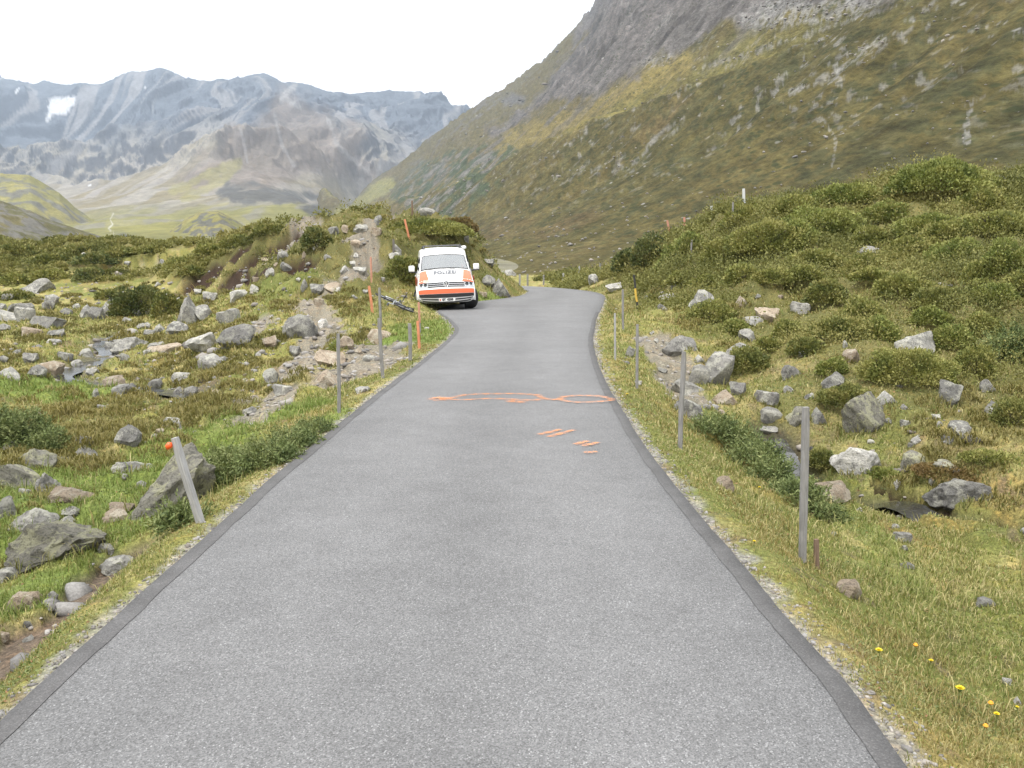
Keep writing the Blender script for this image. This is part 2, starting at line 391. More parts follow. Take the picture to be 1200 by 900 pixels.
def gz(x, y): return grid_sample(GZ, np.atleast_1d(np.asarray(x, float)), np.atleast_1d(np.asarray(y, float)))
def ghit(px, py): return hit(px, py, GZ)
# ------------------------------------------------------------------ ground colour (real albedo of the cover)
def C3(*c): return np.array(c)
def lerp3(A, B, t): return A+(B-A)*t[..., None]
n1 = fbm2(GX*.5, GY*.5, 4, 71); n2 = fbm2(GX*1.7, GY*1.7, 4, 72); n3 = fbm2(GX*6, GY*6, 3, 73)
Gc = np.broadcast_to(C3(.185, .185, .060), GX.shape+(3,)).copy()
Gc = lerp3(Gc, C3(.29, .255, .11), sstep(.48, .66, n2))
Gc = lerp3(Gc, C3(.13, .145, .042), sstep(.52, .68, n1))
Gc = lerp3(Gc, C3(.215, .165, .06), sstep(.58, .72, fbm2(GX*.8, GY*.8, 3, 75))*.7)
Gc = lerp3(Gc, C3(.088, .085, .034), HEATH*.85)
Gc = lerp3(Gc, C3(.17, .15, .055), HEATH*sstep(.5, .7, n2)*.5)
Gc = lerp3(Gc, C3(.125, .175, .042), lush*(.55+.45*n2))
Gc = lerp3(Gc, C3(.13, .095, .07), sstep(.60, .72, n3*.6+n2*.4)*.7*(1-HEATH)*(1-lush))
Gc = lerp3(Gc, C3(.20, .18, .15)*(.6+.7*n3)[..., None], trail*.9)
Gc = lerp3(Gc, C3(.040, .027, .019)*(.7+.6*n3)[..., None], np.maximum(scars, 0))
Gc = lerp3(Gc, C3(.125, .098, .075)*(.75+.5*n3)[..., None], dirt_path)
Gc = lerp3(Gc, C3(.05, .045, .035), (1-sstep(.2, .5, dR))*.9)
Gc = lerp3(Gc, C3(.09, .085, .07), (1-sstep(.25, .8, dL))*.8)
Gc = lerp3(Gc, C3(.27, .26, .24), (1-sstep(.02, .13, GSD+(n3-.5)*.22))*.8)
BARE = np.max([trail, scars, dirt_path, 1-sstep(.25, .55, dR), 1-sstep(.2, .7, dL)], axis=0)
ni, nj = GX.shape
idx = np.arange(ni*nj).reshape(ni, nj)
F = np.stack([idx[:-1, :-1], idx[1:, :-1], idx[1:, 1:], idx[:-1, 1:]], -1).reshape(-1, 4)[:, ::-1]
m, nt, b, out = newmat('turf')
p = pos(nt); c = attr(nt, 'Col')
f1 = noise(nt, p, 28, 6, .7); f2 = noise(nt, p, 110, 4, .7); f3 = noise(nt, p, 7, 5, .65)
c = mix(nt, 1.0, c, ramp(nt, f1, [(.3, .5), (.5, .95), (.7, 1.55)]), 'MULTIPLY')
c = mix(nt, 1.0, c, ramp(nt, f2, [(.3, .65), (.7, 1.4)]), 'MULTIPLY')
c = mix(nt, ramp(nt, f3, [(.5, 0), (.68, .5)]), c, mix(nt, 1.0, c, (1.5, 1.2, .95), 'MULTIPLY'))
lk(nt, c, b.inputs['Base Color']); b.inputs['Roughness'].default_value = .95; b.inputs['Specular IOR Level'].default_value = .1
bump(nt, b, mix(nt, .4, f1, f2), .8, .03)
M['turf'] = m
o = link('ground', mesh_np('ground', np.stack([GX, GY, GZ], -1).reshape(-1, 3), F, [m], {'Col': Gc.reshape(-1, 3)}, True)); tag(o, kind='structure')
# ------------------------------------------------------------------ road sheets
m, nt, b, out = newmat('asphalt'); p = pos(nt)
v1 = nd(nt, 'TexVoronoi'); v1.inputs['Scale'].default_value = 190; lk(nt, p, v1.inputs['Vector'])
rgb = nd(nt, 'RGBToBW'); lk(nt, v1.outputs['Color'], rgb.inputs[0])
g = ramp(nt, rgb.outputs[0], [(.0, .070), (.3, .118), (.55, .150), (.8, .188), (.95, .31)])
c = mix(nt, 1.0, (.985, .985, 1.0), g, 'MULTIPLY')
big = noise(nt, p, .55, 5, .6); mid = noise(nt, p, 3.5, 5, .6); fin = noise(nt, p, 260, 3, .6)
c = mix(nt, 1.0, c, ramp(nt, big, [(.3, .90), (.7, 1.10)]), 'MULTIPLY')
c = mix(nt, 1.0, c, ramp(nt, mid, [(.25, .90), (.75, 1.09)]), 'MULTIPLY')
c = mix(nt, 1.0, c, ramp(nt, fin, [(.3, .86), (.7, 1.14)]), 'MULTIPLY')
c = mix(nt, 1.0, c, attr(nt, 'Col'), 'MULTIPLY')
st = voro(nt, p, 5.5); c = mix(nt, ramp(nt, st, [(.018, .8), (.03, 0)]), c, (.05, .05, .05))
lk(nt, c, b.inputs['Base Color']); b.inputs['Roughness'].default_value = .85; b.inputs['Specular IOR Level'].default_value = .3
bump(nt, b, mix(nt, .5, v1.outputs['Distance'], fin), .55, .006); M['asphalt'] = m
m, nt, b, out = newmat('new_asphalt'); p = pos(nt)
v1 = voro(nt, p, 120); f = noise(nt, p, 140, 3, .7); mid = noise(nt, p, 4, 5, .6)
c = ramp(nt, f, [(.3, (.066, .065, .066)), (.55, (.098, .096, .097)), (.72, (.165, .162, .16))])
c = mix(nt, 1.0, c, ramp(nt, mid, [(.25, .8), (.75, 1.25)]), 'MULTIPLY')
lk(nt, c, b.inputs['Base Color']); b.inputs['Roughness'].default_value = .85; b.inputs['Specular IOR Level'].default_value = .25
bump(nt, b, f, .5, .006); M['asphalt2'] = m
nx = 14; ts = np.linspace(0, 1, nx+1)
Pm = LE[:, None, :]*(1-ts)[None, :, None]+RE[:, None, :]*ts[None, :, None]
crown = .02*(1-(2*ts-1)**2)
Vr = np.concatenate([Pm, np.broadcast_to((crown)[None, :, None], Pm.shape[:2]+(1,))], -1)
lane = 1+.06*np.exp(-((ts-.28)/.10)**2)+.06*np.exp(-((ts-.74)/.10)**2)-.07*np.exp(-((ts-.5)/.09)**2)-.05*np.exp(-((ts-.08)/.06)**2)-.05*np.exp(-((ts-.93)/.06)**2)
colr = np.broadcast_to(lane[None, :, None], Pm.shape[:2]+(3,))
n0 = len(LE); ii = np.arange(n0*(nx+1)).reshape(n0, nx+1)
F = np.stack([ii[:-1, :-1], ii[:-1, 1:], ii[1:, 1:], ii[1:, :-1]], -1).reshape(-1, 4)
V = Vr.reshape(-1, 3); nV = len(V)
skL = np.concatenate([LE-LN*.02, np.full((n0, 1), -.12)], 1); skR = np.concatenate([RE+RN*.02, np.full((n0, 1), -.12)], 1)
V = np.concatenate([V, skL, skR]); cA = np.concatenate([colr.reshape(-1, 3), np.ones((2*n0, 3))])
k = np.arange(n0-1)
F = np.concatenate([F, np.stack([nV+k, ii[:-1, 0], ii[1:, 0], nV+k+1], -1), np.stack([ii[:-1, -1], nV+n0+k, nV+n0+k+1, ii[1:, -1]], -1)])
o = link('road', mesh_np('road', V, F, [M['asphalt']], {'Col': cA}, False)); tag(o, kind='structure')
def strip(P, Nn, arc, wid, s, sel):
    P = P[sel]; Nn = Nn[sel]; arc = arc[sel]
    w = wid*(1+(fbm2(arc*.5, arc*0+s, 3, s)-.5)*.15)+(fbm2(arc*5, arc*0, 3, s+5)-.5)*.012
    n = len(P); tt_ = np.abs(w)/3.0
    A = np.concatenate([P, np.full((n, 1), .004)], 1); B = np.concatenate([P+Nn*w[:, None], (.02*(1-(1-2*tt_)**2)+.0025)[:, None]], 1)
    D = np.concatenate([P-Nn/wid*abs(wid)*.012, np.full((n, 1), -.10)], 1)
    V = np.concatenate([A, B, D]); k = np.arange(n-1)
    F = np.concatenate([np.stack([k, n+k, n+k+1, k+1], -1), np.stack([2*n+k, k, k+1, 2*n+k+1], -1)])
    o = link('road_edge_strip', mesh_np('road_edge_strip', V, F, [M['asphalt2']])); tag(o, kind='structure')
def fine(P, n=6): return catmull(P, n)
for P, sg, s in ((LE, 1, 4), (RE, -1, 9)):
    sel = (P[:, 1] > -9) & (P[:, 1] < 27); Q = fine(P[sel], 4); Q, Nn, arc = edge_wob(Q, s+30, .0)
    strip(Q, Nn*sg, arc, .095 if sg < 0 else .088, s, np.ones(len(Q), bool))
HAZE = .00009
# ------------------------------------------------------------------ mountains
def poly_soft(px, py, pts, amp=6, sc=25, s=0, soft=6):
    """soft mask of an area outlined by points, edge broken up by noise"""
    P = np.array(pts, float); lo = P.min(0)-amp*2-soft*2; hi = P.max(0)+amp*2+soft*2
    r = np.zeros(px.shape); m = (px > lo[0]) & (px < hi[0]) & (py > lo[1]) & (py < hi[1])
    if not m.any(): return r
    x, y = px[m], py[m]; d = dist_poly(x, y, P, True); d[inside(x, y, P)] *= -1
    d = d+(fbm2(x/sc+s, y/sc, 5, s)-.5)*2*amp*2
    r[m] = 1-sstep(-soft*.5, soft*.5, d); return r
def line_soft(px, py, pts, r_, s=0, wob=.8, sc=8):
    P = np.array(pts, float); lo = P.min(0)-r_*5; hi = P.max(0)+r_*5
    r = np.zeros(px.shape); m = (px > lo[0]) & (px < hi[0]) & (py > lo[1]) & (py < hi[1])
    if not m.any(): return r
    x, y = px[m], py[m]; d = dist_poly(x, y, P)/r_+(fbm2(x/sc+s, y/sc, 4, s)-.5)*2*wob
    r[m] = 1-sstep(.6, 1.2, d); return r
def sheet_faces(a, b):
    i = np.arange(a*b).reshape(a, b); return np.stack([i[:-1, :-1], i[1:, :-1], i[1:, 1:], i[:-1, 1:]], -1).reshape(-1, 4)
def mat_mountain(name, s1, s2, strength, dist, streak=None, dots=0):
    m, nt, b, out = newmat(name); p = pos(nt)
    if streak:
        mp = nd(nt, 'Mapping'); lk(nt, p, mp.inputs[0]); mp.inputs['Rotation'].default_value = (0, 0, streak); mp.inputs['Scale'].default_value = (.25, 1, .25); pv = mp.outputs[0]
    else: pv = p
    mp2 = nd(nt, 'Mapping'); lk(nt, p, mp2.inputs[0]); mp2.inputs['Scale'].default_value = (1, .38, 1) if dots else (1, 1, 1); p = mp2.outputs[0]; pv = p if not streak else pv
    f1 = noise(nt, pv, s1, 8, .68); f2 = noise(nt, p, s2, 6, .75)
    c = attr(nt, 'Col')
    c = mix(nt, 1.0, c, ramp(nt, f1, [(.3, .5 if dots else .8), (.5, 1), (.7, 1.5 if dots else 1.22)]), 'MULTIPLY')
    c = mix(nt, 1.0, c, ramp(nt, f2, [(.33, .58 if dots else .8), (.5, 1), (.68, 1.45 if dots else 1.22)]), 'MULTIPLY')
    if dots:
        vv = voro(nt, p, dots); nn = noise(nt, p, dots*.12, 3, .6); c = mix(nt, mix(nt, 1.0, ramp(nt, vv, [(.22, 1), (.36, 0)]), ramp(nt, nn, [(.45, 0), (.6, .75)]), 'MULTIPLY'), c, (.035, .042, .02))
        v2 = voro(nt, p, dots*.63); n2 = noise(nt, p, dots*.09, 3, .6); c = mix(nt, mix(nt, 1.0, ramp(nt, v2, [(.10, 1), (.17, 0)]), ramp(nt, n2, [(.52, 0), (.64, .8)]), 'MULTIPLY'), c, (.26, .255, .24))
    lk(nt, c, b.inputs['Base Color']); b.inputs['Roughness'].default_value = 1; b.inputs['Specular IOR Level'].default_value = .05
    bump(nt, b, mix(nt, .5, f1, f2), strength, dist); return m
# -- the grassy slope on the right
us = np.concatenate([np.linspace(-.42, -.22, 60)[:-1], np.linspace(-.22, .66, 820), np.linspace(.66, 1.0, 40)[1:]])
zs = np.exp(np.linspace(math.log(78), math.log(2650), 520)); zs = np.concatenate([zs, [2750, 2900, 3200]])
U, Z = np.meshgrid(us, zs, indexing='ij'); X = U*Z; Y = Z
d = X+.295*Y-108; cc = (-.283*X+.959*Y)
warp = (fbm2(X/260, Y/260, 3, 201)-.5)*60
dw = d+warp*.5*sstep(20, 120, d)
def softplus(v, k): return k*np.log1p(np.exp(np.clip(v/k, -30, 30)))
bench = np.interp(dw, [-5000, 92, 145, 1200, 6000], [-4500, 82.8, 94, 1225, 6000])
bench = np.where(dw < 92, .9*dw, bench)
zz = softplus(bench, 24)-2.6
rockz = sstep(145, 200, d+(fbm2(X/90, Y/90, 4, 203)-.5)*60)
px, py = topx(X, Y, softplus(bench, 24)-2.6)
rockp = poly_soft(px, py, [(575,128),(640,50),(690,-60),(1100,-90),(1060,-5),(900,20),(830,35),(800,58),(750,75),(690,98),(640,92),(600,118)], 9, 30, 51, 14)
g1 = fbm2(cc/55, d/300, 4, 205)-.5; g2 = fbm2(cc/13, d/70, 4, 206)-.5; g3 = fbm2(X/30, Y/30, 5, 207, .55, True)-.5; g4 = fbm2(X/5, Y/5, 3, 208)-.5
up = sstep(0, 60, dw)
zz = zz+up*(g1*17+g2*6.0+(fbm2(cc/5, d/16, 3, 261)-.5)*2.2)+np.maximum(rockp, rockz*.35)*g3*36*sstep(140, 400, d)+up*g4*1.0
out_n = fbm2(X/22, Y/22, 4, 209)
bk = sstep(2650, 3200, Z); zz = np.where(zz > 800, 800+(zz-800)*.35, zz)
emax = ((zz-EYE)/Z)[:, :520].max(1); SIL = [(380,258),(400,250),(430,226),(455,207),(480,187),(500,170),(515,155),(530,142),(550,129),(575,115),(592,104),(605,96),(622,84),(636,70),(648,55),(660,45),(675,24),(700,0),(760,-60),(900,-200)]
sx_ = np.array([p_[0] for p_ in SIL])/1000-.6; _, se_ = ray(600, np.array([p_[1] for p_ in SIL])); sd_ = np.interp(us, sx_*1.005, se_)
rat = np.where(us < .12, sd_/np.maximum(emax, .01), 1); j_ = int(np.searchsorted(us, .12)); rat = np.convolve(np.pad(rat, 30, mode='edge'), np.ones(61)/61, 'valid'); rat[us >= .12] = rat[j_-1]+(1-rat[j_-1])*sstep(.12, .3, us[us >= .12])
zz = zz*(1+(np.clip(rat, .3, 3)-1)[:, None]*sstep(380, 1500, Z)); zz = zz+(fbm2(X/28, Y/40, 4, 265, .55, True)-.6)*22*sstep(1200, 2300, Z)*sstep(-.2, -.02, U); zz = zz*(1-.45*bk)
px, py = topx(X, Y, zz)
s1 = fbm2(cc/6, d/90, 5, 211); s2 = fbm2(cc/40, d/260, 4, 212); s3 = fbm2(X/12, Y/30, 4, 213); s4 = fbm2(X/60, Y/140, 4, 214)
K = np.broadcast_to(C3(.080, .069, .028), X.shape+(3,)).copy()
K = lerp3(K, C3(.066, .063, .030), sstep(.46, .60, s1)*.6)
K = lerp3(K, C3(.098, .080, .033), sstep(.50, .64, s2)*.8)
K = lerp3(K, C3(.108, .078, .044), sstep(.54, .68, s4)*.5)
K = lerp3(K, C3(.050, .053, .027), sstep(.56, .63, fbm2(X/2.5, Y/7, 3, 251))*.6)
K = lerp3(K, C3(.20, .195, .185), sstep(.63, .70, fbm2(X/2.2, Y/5.5, 4, 271))*.6*up*sstep(.42, .55, out_n))
low = 1-sstep(-60, 5, dw)
K = lerp3(K, C3(.105, .092, .038), low*.6)
far = sstep(300, 900, Z)
K = lerp3(K, C3(.108, .09, .046), far*.5)
ben = sstep(84, 100, d+(s2-.5)*40)*(1-sstep(135, 190, d+(s2-.5)*60))*sstep(350, 480, Z)
K = lerp3(K, C3(.165, .146, .050), ben*.65)
K = lerp3(K, C3(.16, .13, .05), line_soft(px, py, [(600,170),(680,135),(740,100),(800,70)], 14, 5, .9, 20)*.8)
K = lerp3(K, C3(.088, .081, .078)*(.02+1.85*fbm2(X/22, Y/50, 5, 215, .6, True))[..., None], rockp*sstep(.30, .44, fbm2(X/120, Y/120, 4, 216)+.10)*.95)  # ridged noise puts the light and shade of the crags into the rock colour
K = lerp3(K, C3(.105, .098, .092), rockz*sstep(.60, .68, fbm2(X/45, Y/45, 5, 231))*.7)
sc_ = np.max([poly_soft(px, py, [(885,0),(1060,-5),(960,28),(885,36),(860,22)], 2.70, 20, 3), line_soft(px, py, [(1062,2),(960,35),(880,62),(820,80)], 2.37, 4, 1.1, 7)*.8, line_soft(px, py, [(1035,45),(1000,70),(960,95),(925,108)], 4.05, 6, 1.2, 8)*.75,
              line_soft(px, py, [(1085,22),(1050,45),(1005,75)], 2.02, 7, 1, 8)*.7, line_soft(px, py, [(800,138),(770,160),(743,192)], 3.04, 8, .8, 9)*.8, line_soft(px, py, [(1137,125),(1132,150),(1133,166)], 4.05, 9, 1, 8)*.9,
              line_soft(px, py, [(1180,25),(1130,38),(1100,50)], 2.02, 10, 1.1, 7)*.7, line_soft(px, py, [(965,140),(980,165),(975,195)], 1.47, 11, 1.2, 6)*.7, line_soft(px, py, [(655,178),(600,205),(560,232)], 1.22, 12, .9, 6)*.6,
              line_soft(px, py, [(785,18),(765,40),(750,62)], 3.38, 14, .8, 9)*.6, line_soft(px, py, [(735,0),(742,30)], 1.68, 16, .9, 7)*.5, line_soft(px, py, [(725,182),(728,198),(715,203)], 3.38, 17, 1, 7)*.6, line_soft(px, py, [(690,190),(668,212)], 2.70, 18, 1, 7)*.7,
              line_soft(px, py, [(920,30),(890,62),(850,78)], 2.02, 19, 1.3, 6)*.7, poly_soft(px, py, [(752,70),(790,62),(788,74),(755,82)], 2.02, 12, 20)*.7], axis=0)
K = lerp3(K, C3(.205, .20, .19)*(.7+.6*fbm2(X/6, Y/6, 3, 218))[..., None], sc_*sstep(.44, .54, fbm2(cc/1.6, d/1.6, 4, 233)+.12*(sc_-.5))*.7)
dg = poly_soft(px, py, [(440,225),(480,195),(560,165),(600,175),(565,235),(540,262),(470,250)], 10, 22, 21, 10)
K = lerp3(K, C3(.045, .062, .038), dg*sstep(.38, .55, s3)*.85)
K = lerp3(K, C3(.135, .128, .12), dg*sstep(.56, .66, fbm2(X/16, Y/30, 4, 219))*.8)
lg = line_soft(px, py, [(400,252),(430,232),(455,216)], 9, 23, .6, 20)
K = lerp3(K, C3(.20, .19, .075), lg*.7)
rk = poly_soft(px, py, [(585,118),(600,108),(620,112),(612,122),(592,126)], 3, 12, 24)
K = lerp3(K, C3(.10, .098, .1), rk*.8)
o = link('mountain_slope', mesh_np('mountain_slope', np.stack([X, Y, zz], -1).reshape(-1, 3), sheet_faces(*X.shape)[:, ::-1], [mat_mountain('slope_cover', .16, .75, 1.0, 1.5, None, .34)], {'Col': K.reshape(-1, 3)}, True)); tag(o, kind='structure')
# boulders strewn over the slope, far too many and small to count
rg = np.random.default_rng(31); ii_ = rg.integers(0, X.shape[0], 60000); jj_ = rg.integers(0, 505, 60000)
wt = .09*(fbm2(X[ii_, jj_]/50, Y[ii_, jj_]/50, 3, 241) > .52)+1.6*sc_[ii_, jj_]+.25*rk[ii_, jj_]+.10*(dw[ii_, jj_] < 20)*(fbm2(X[ii_, jj_]/30, Y[ii_, jj_]/30, 3, 243) > .56)
kk = (rg.random(60000) < wt*.55) & (Z[ii_, jj_] > 110) & (py[ii_, jj_] > -40)
SCREE = [(X[a, b_], Y[a, b_], zz[a, b_], Z[a, b_]*rg.uniform(.0007, .0020)*(1.9 if rg.random() < .06 else 1)) for a, b_ in zip(ii_[kk], jj_[kk])]
SCREE = [(x_+rg.normal()*2.5, y_+rg.normal()*2.5, z_, s_) for x_, y_, z_, s_ in SCREE]
# -- the far range at the valley head
RID = [(-330,60),(-200,95),(-100,80),(-40,95),(0,89),(12,91),(30,94),(42,98),(52,91),(60,97),(80,101),(95,98),(108,100),(118,101),(135,92),(150,86),(168,81),(185,79),(200,80),(212,87),(224,92),(232,93),(245,93),(262,91),(275,92),(292,88),(315,86),(330,97),(345,101),(365,104),(385,110),(405,112),(430,111),(455,112),(478,110),(490,114),(505,121),(520,132),(535,145),(560,165),(620,200)]
RZ = lambda px_: np.interp(px_, [-330, 0, 120, 230, 340, 480, 600], [5200, 5600, 5300, 5000, 4500, 5200, 5600])
FC = []
def fz(px_, py_, Z_): u, e = ray(px_, py_); FC.append((u*6, math.log(Z_)*2.2, e))
for a, b_ in RID: fz(a, b_, RZ(a))
for a, b_ in RID[::4]: fz(a, b_+75, RZ(a)*1.28)
for a in ((-300,190,3300),(0,175,4200),(0,196,3600),(70,150,4700),(60,185,3800),(130,190,3500),(150,130,4500),(200,190,3000),(200,140,4000),(260,150,3700),(300,115,4250),(300,150,3500),(345,130,3900),(340,165,3000),(300,190,2600),(400,150,3900),(400,185,3000),(450,150,4300),(440,190,3200),(500,170,4000),
          (380,215,2700),(300,222,1900),(250,228,1900),(180,222,2200),(130,228,2300),(100,240,2000),(150,250,1500),(250,252,1300),(350,240,1400),(420,236,2900),(480,228,3300),(0,262,1500),(-300,250,1500),(70,264,1300),(150,270,1000),(250,275,900),(340,265,1000),(420,290,1100),(540,262,3000),(600,280,2600),(470,292,1600)): fz(*a)
for a in (-330, -100, 100, 300, 500, 640): fz(a, 300, 400); fz(a, 312, 180); fz(a, 335, 110)
FC = np.array(FC); fw = tps_fit(FC[:, 0], FC[:, 1], FC[:, 2], .0005)
us = np.concatenate([np.linspace(-1.0, -.66, 30)[:-1], np.linspace(-.66, -.02, 760), np.linspace(-.02, .12, 30)[1:]])
zs = np.concatenate([np.exp(np.linspace(math.log(110), math.log(1000), 70))[:-1], np.exp(np.linspace(math.log(1000), math.log(6900), 520))])
U, Z = np.meshgrid(us, zs, indexing='ij'); X = U*Z; Y = Z
E = tps_eval(fw, FC[:, 0], FC[:, 1], U*6, np.log(Z)*2.2)
zr = RZ(600+U*1000*1.0); bh = np.maximum(np.log(Z/zr), 0); E = E-bh*.35
zz = EYE+E*Z
steep = sstep(150, 330, zz)
wx = X+(fbm2(X/600, Y/600, 3, 301)-.5)*500; wy = Y+(fbm2(X/600, Y/600, 3, 302)-.5)*500
r1 = fbm2(wx/700, wy/1100, 6, 303, .52, True)-.62; r2 = fbm2(wx/160, wy/260, 5, 304, .55, True)-.6; r3 = fbm2(X/45, Y/45, 4, 305, .6, True)-.6
rid = 1-.72*np.exp(-(np.log(Z/zr)/.07)**2)
zz = zz+steep*(r1*360*rid+r2*62*(.35+.65*rid)+r3*7)+(1-steep)*((fbm2(X/150, Y/150, 4, 306)-.5)*26+(fbm2(X/30, Y/30, 3, 307)-.5)*6)*sstep(700, 1100, Z)
px, py = topx(X, Y, zz)
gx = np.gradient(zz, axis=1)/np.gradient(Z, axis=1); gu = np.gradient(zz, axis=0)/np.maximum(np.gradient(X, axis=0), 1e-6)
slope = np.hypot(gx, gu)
n1 = fbm2(X/180, Y/420, 5, 311); n2 = fbm2(X/60, Y/150, 4, 312); st = fbm2(wx/60, wy/700, 4, 313)
K = np.broadcast_to(C3(.185, .178, .075), X.shape+(3,)).copy()
K = lerp3(K, C3(.245, .225, .095), sstep(.5, .65, n1))
K = lerp3(K, C3(.19, .18, .165), sstep(.50, .62, n2)*.65)
apron = sstep(10, 130, zz+(n1-.5)*170)*sstep(1300, 1900, Z)
K = lerp3(K, C3(.255, .235, .215), apron*.85)
K = lerp3(K, C3(.185, .155, .085), apron*sstep(.52, .64, st)*(1-sstep(420, 620, zz))*.8)
rock = sstep(330, 620, zz+(n1-.5)*420)
K = lerp3(K, C3(.082, .099, .128), rock*.9)  # grey rock with some of the blue of distant haze put into its colour
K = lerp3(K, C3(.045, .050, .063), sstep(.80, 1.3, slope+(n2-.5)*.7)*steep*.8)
K = lerp3(K, C3(.235, .23, .235), sstep(.56, .66, st)*steep*.65)
but = poly_soft(px, py, [(215,215),(280,150),(330,110),(390,125),(420,160),(440,205),(330,212)], 12, 30, 31, 24)
K = lerp3(K, C3(.170, .142, .122)*(.5+.9*n2)[..., None], but*.75)
K = lerp3(K, C3(.24, .235, .235), np.max([line_soft(px, py, [(345,100),(330,115),(352,125)], 4, 32, 1, 8), line_soft(px, py, [(322,135),(330,170),(345,195)], 2, 33, .9, 8)*.7, line_soft(px, py, [(282,150),(290,190)], 2, 34, .9, 8)*.5, line_soft(px, py, [(385,140),(395,170),(430,200)], 3, 35, .9, 8)*.6], axis=0)*.8)
K = lerp3(K, C3(.085, .085, .082), np.max([poly_soft(px, py, [(258,222),(275,212),(300,213),(330,222),(372,230),(350,240),(290,238),(262,232)], 4, 12, 36), poly_soft(px, py, [(352,245),(372,241),(392,250),(360,256)], 3, 12, 37), poly_soft(px, py, [(128,275),(140,270),(156,278),(150,284)], 2, 8, 38)], axis=0)*sstep(.3, .55, n2+.15)*.9)
K = lerp3(K, C3(.235, .22, .075), np.max([line_soft(px, py, [(205,222),(240,205),(280,190),(262,212),(215,235)], 6, 39, 1.2, 14)*.5, line_soft(px, py, [(235,252),(255,249),(285,258),(300,272)], 3, 40, .8, 10)*.6, line_soft(px, py, [(130,262),(160,270),(200,268)], 9, 41, 1, 16)*.5], axis=0))
snow = np.maximum(poly_soft(px, py, [(60,115),(88,114),(86,122),(78,133),(62,135),(54,144),(54,134),(58,126),(53,121)], 1.6, 7, 42, 2.5), np.max([line_soft(px, py, [(168,103),(170,102)], 1.6, 43), line_soft(px, py, [(104,217),(106,217)], 1.3, 44), line_soft(px, py, [(19,108),(22,104)], 1.4, 45)], axis=0))
K = lerp3(K, C3(.50, .51, .53), snow*sstep(.30, .46, fbm2(X/55, Y/90, 4, 321)+.06))
stream = line_soft(px, py, [(133,250),(129,257),(132,263),(127,268),(133,272)], .8, 46, .7, 5)*.4
K = lerp3(K, C3(.5, .5, .5), np.maximum(stream, line_soft(px, py, [(185,285),(195,288),(205,291)], 1.5, 47)*.8))
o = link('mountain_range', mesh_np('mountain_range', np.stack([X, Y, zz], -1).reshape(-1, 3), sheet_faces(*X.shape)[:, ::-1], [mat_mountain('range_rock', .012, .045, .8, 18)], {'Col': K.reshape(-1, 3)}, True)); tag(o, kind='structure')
# -- two lower spurs on the left
def spur(name, crest, Zc, depth, ub, cols, seed, amp, mat):
    cr = np.array(crest, float); us = np.linspace(ub[0], ub[1], 360); pc = np.interp(600+1000*us, cr[:, 0], cr[:, 1])
    t = np.concatenate([np.linspace(-1, 0, 130), np.linspace(0, .5, 16)[1:]])
    U, T = np.meshgrid(us, t, indexing='ij'); Zm = Zc*np.exp(T*depth); _, ec = ray(600, pc); zc = EYE+ec[:, None]*Zc
    base = -22
    prof = np.where(T < 0, 1-(-T)**1.35, 1-(T*1.7)**1.6)
    z = base+(zc-base)*np.clip(prof, 0, 1); X = U*Zm; Y = Zm
    fade = np.clip((zc-base)/60, 0, 1)
    z = z+((fbm2(X/(Zc*.07), Y/(Zc*.07), 5, seed, .55, True)-.6)*amp+(fbm2(X/(Zc*.014), Y/(Zc*.014), 4, seed+1)-.5)*amp*.22)*fade*(.3+.7*sstep(0, .2, np.abs(T)))
    n = fbm2(X/(Zc*.03), Y/(Zc*.03), 4, seed+2); n2 = fbm2(X/(Zc*.01), Y/(Zc*.012), 4, seed+3)
    K = lerp3(np.broadcast_to(C3(*cols[0]), X.shape+(3,)), C3(*cols[1]), sstep(.42, .62, n)); K = lerp3(K, C3(*cols[2]), sstep(.55, .68, n2+.12*(1-np.abs(T+.45)*2))*.85)
    o = link(name, mesh_np(name, np.stack([X, Y, z], -1).reshape(-1, 3), sheet_faces(*X.shape)[:, ::-1], [mat], {'Col': K.reshape(-1, 3)}, True)); tag(o, kind='structure')
HUMP = [(-600,330),(170,292),(190,284),(205,272),(225,256),(240,249),(262,248),(282,258),(302,272),(325,290),(400,330)]
spm = mat_mountain('spur_cover', .06, .25, .8, 4)
spur('hill', [(-600,150),(-200,190),(0,204),(25,205),(48,206),(62,214),(80,226),(98,244),(115,258),(135,272),(170,292)], 1500, .35, (-1.0, -.43), ((.19, .18, .075), (.225, .205, .085), (.13, .128, .12)), 401, 22, spm)
spur('hill', [(-600,180),(-200,215),(0,232),(20,238),(45,247),(70,259),(95,268),(130,279),(160,292)], 620, .6, (-1.0, -.45), ((.105, .10, .05), (.135, .12, .06), (.15, .145, .135)), 411, 9, spm)
spur('hill', HUMP, 980, .3, (-.46, -.25), ((.175, .168, .065), (.215, .195, .075), (.10, .10, .098)), 421, 14, spm)
# ------------------------------------------------------------------ rocks: every stone one can pick out is its own object
def rock_geo(seed, sub, npl=19, rough=.075, flat=1.0):
    bm = bmesh.new(); bmesh.ops.create_icosphere(bm, subdivisions=sub, radius=1)
    P = np.array([v.co[:] for v in bm.verts]); Fc = np.array([[v.index for v in f.verts] for f in bm.faces]); bm.free()
    rg = np.random.default_rng(seed); npl = [19, 12, 9, 15][seed % 4]; rough = [.07, .12, .15, .09][seed % 4]
    for k in range(npl):
        n = rg.normal(size=3); n /= np.linalg.norm(n); dd = rg.uniform(.36, .80)
        P = P-np.maximum(P@n-dd, 0)[:, None]*n*.96
    nn = P/np.linalg.norm(P, axis=1)[:, None]
    f = fbm3(P*1.6+seed*3.1, 4, seed)-.5; g = fbm3(P*6+seed*1.7, 3, seed+9)-.5
    P = P+nn*(f*rough*3.2+g*rough*1.5)[:, None]
    lo, hi = P.min(0), P.max(0); P = (P-(lo+hi)/2)/((hi-lo)/2)
    return P, Fc
_rm = {}
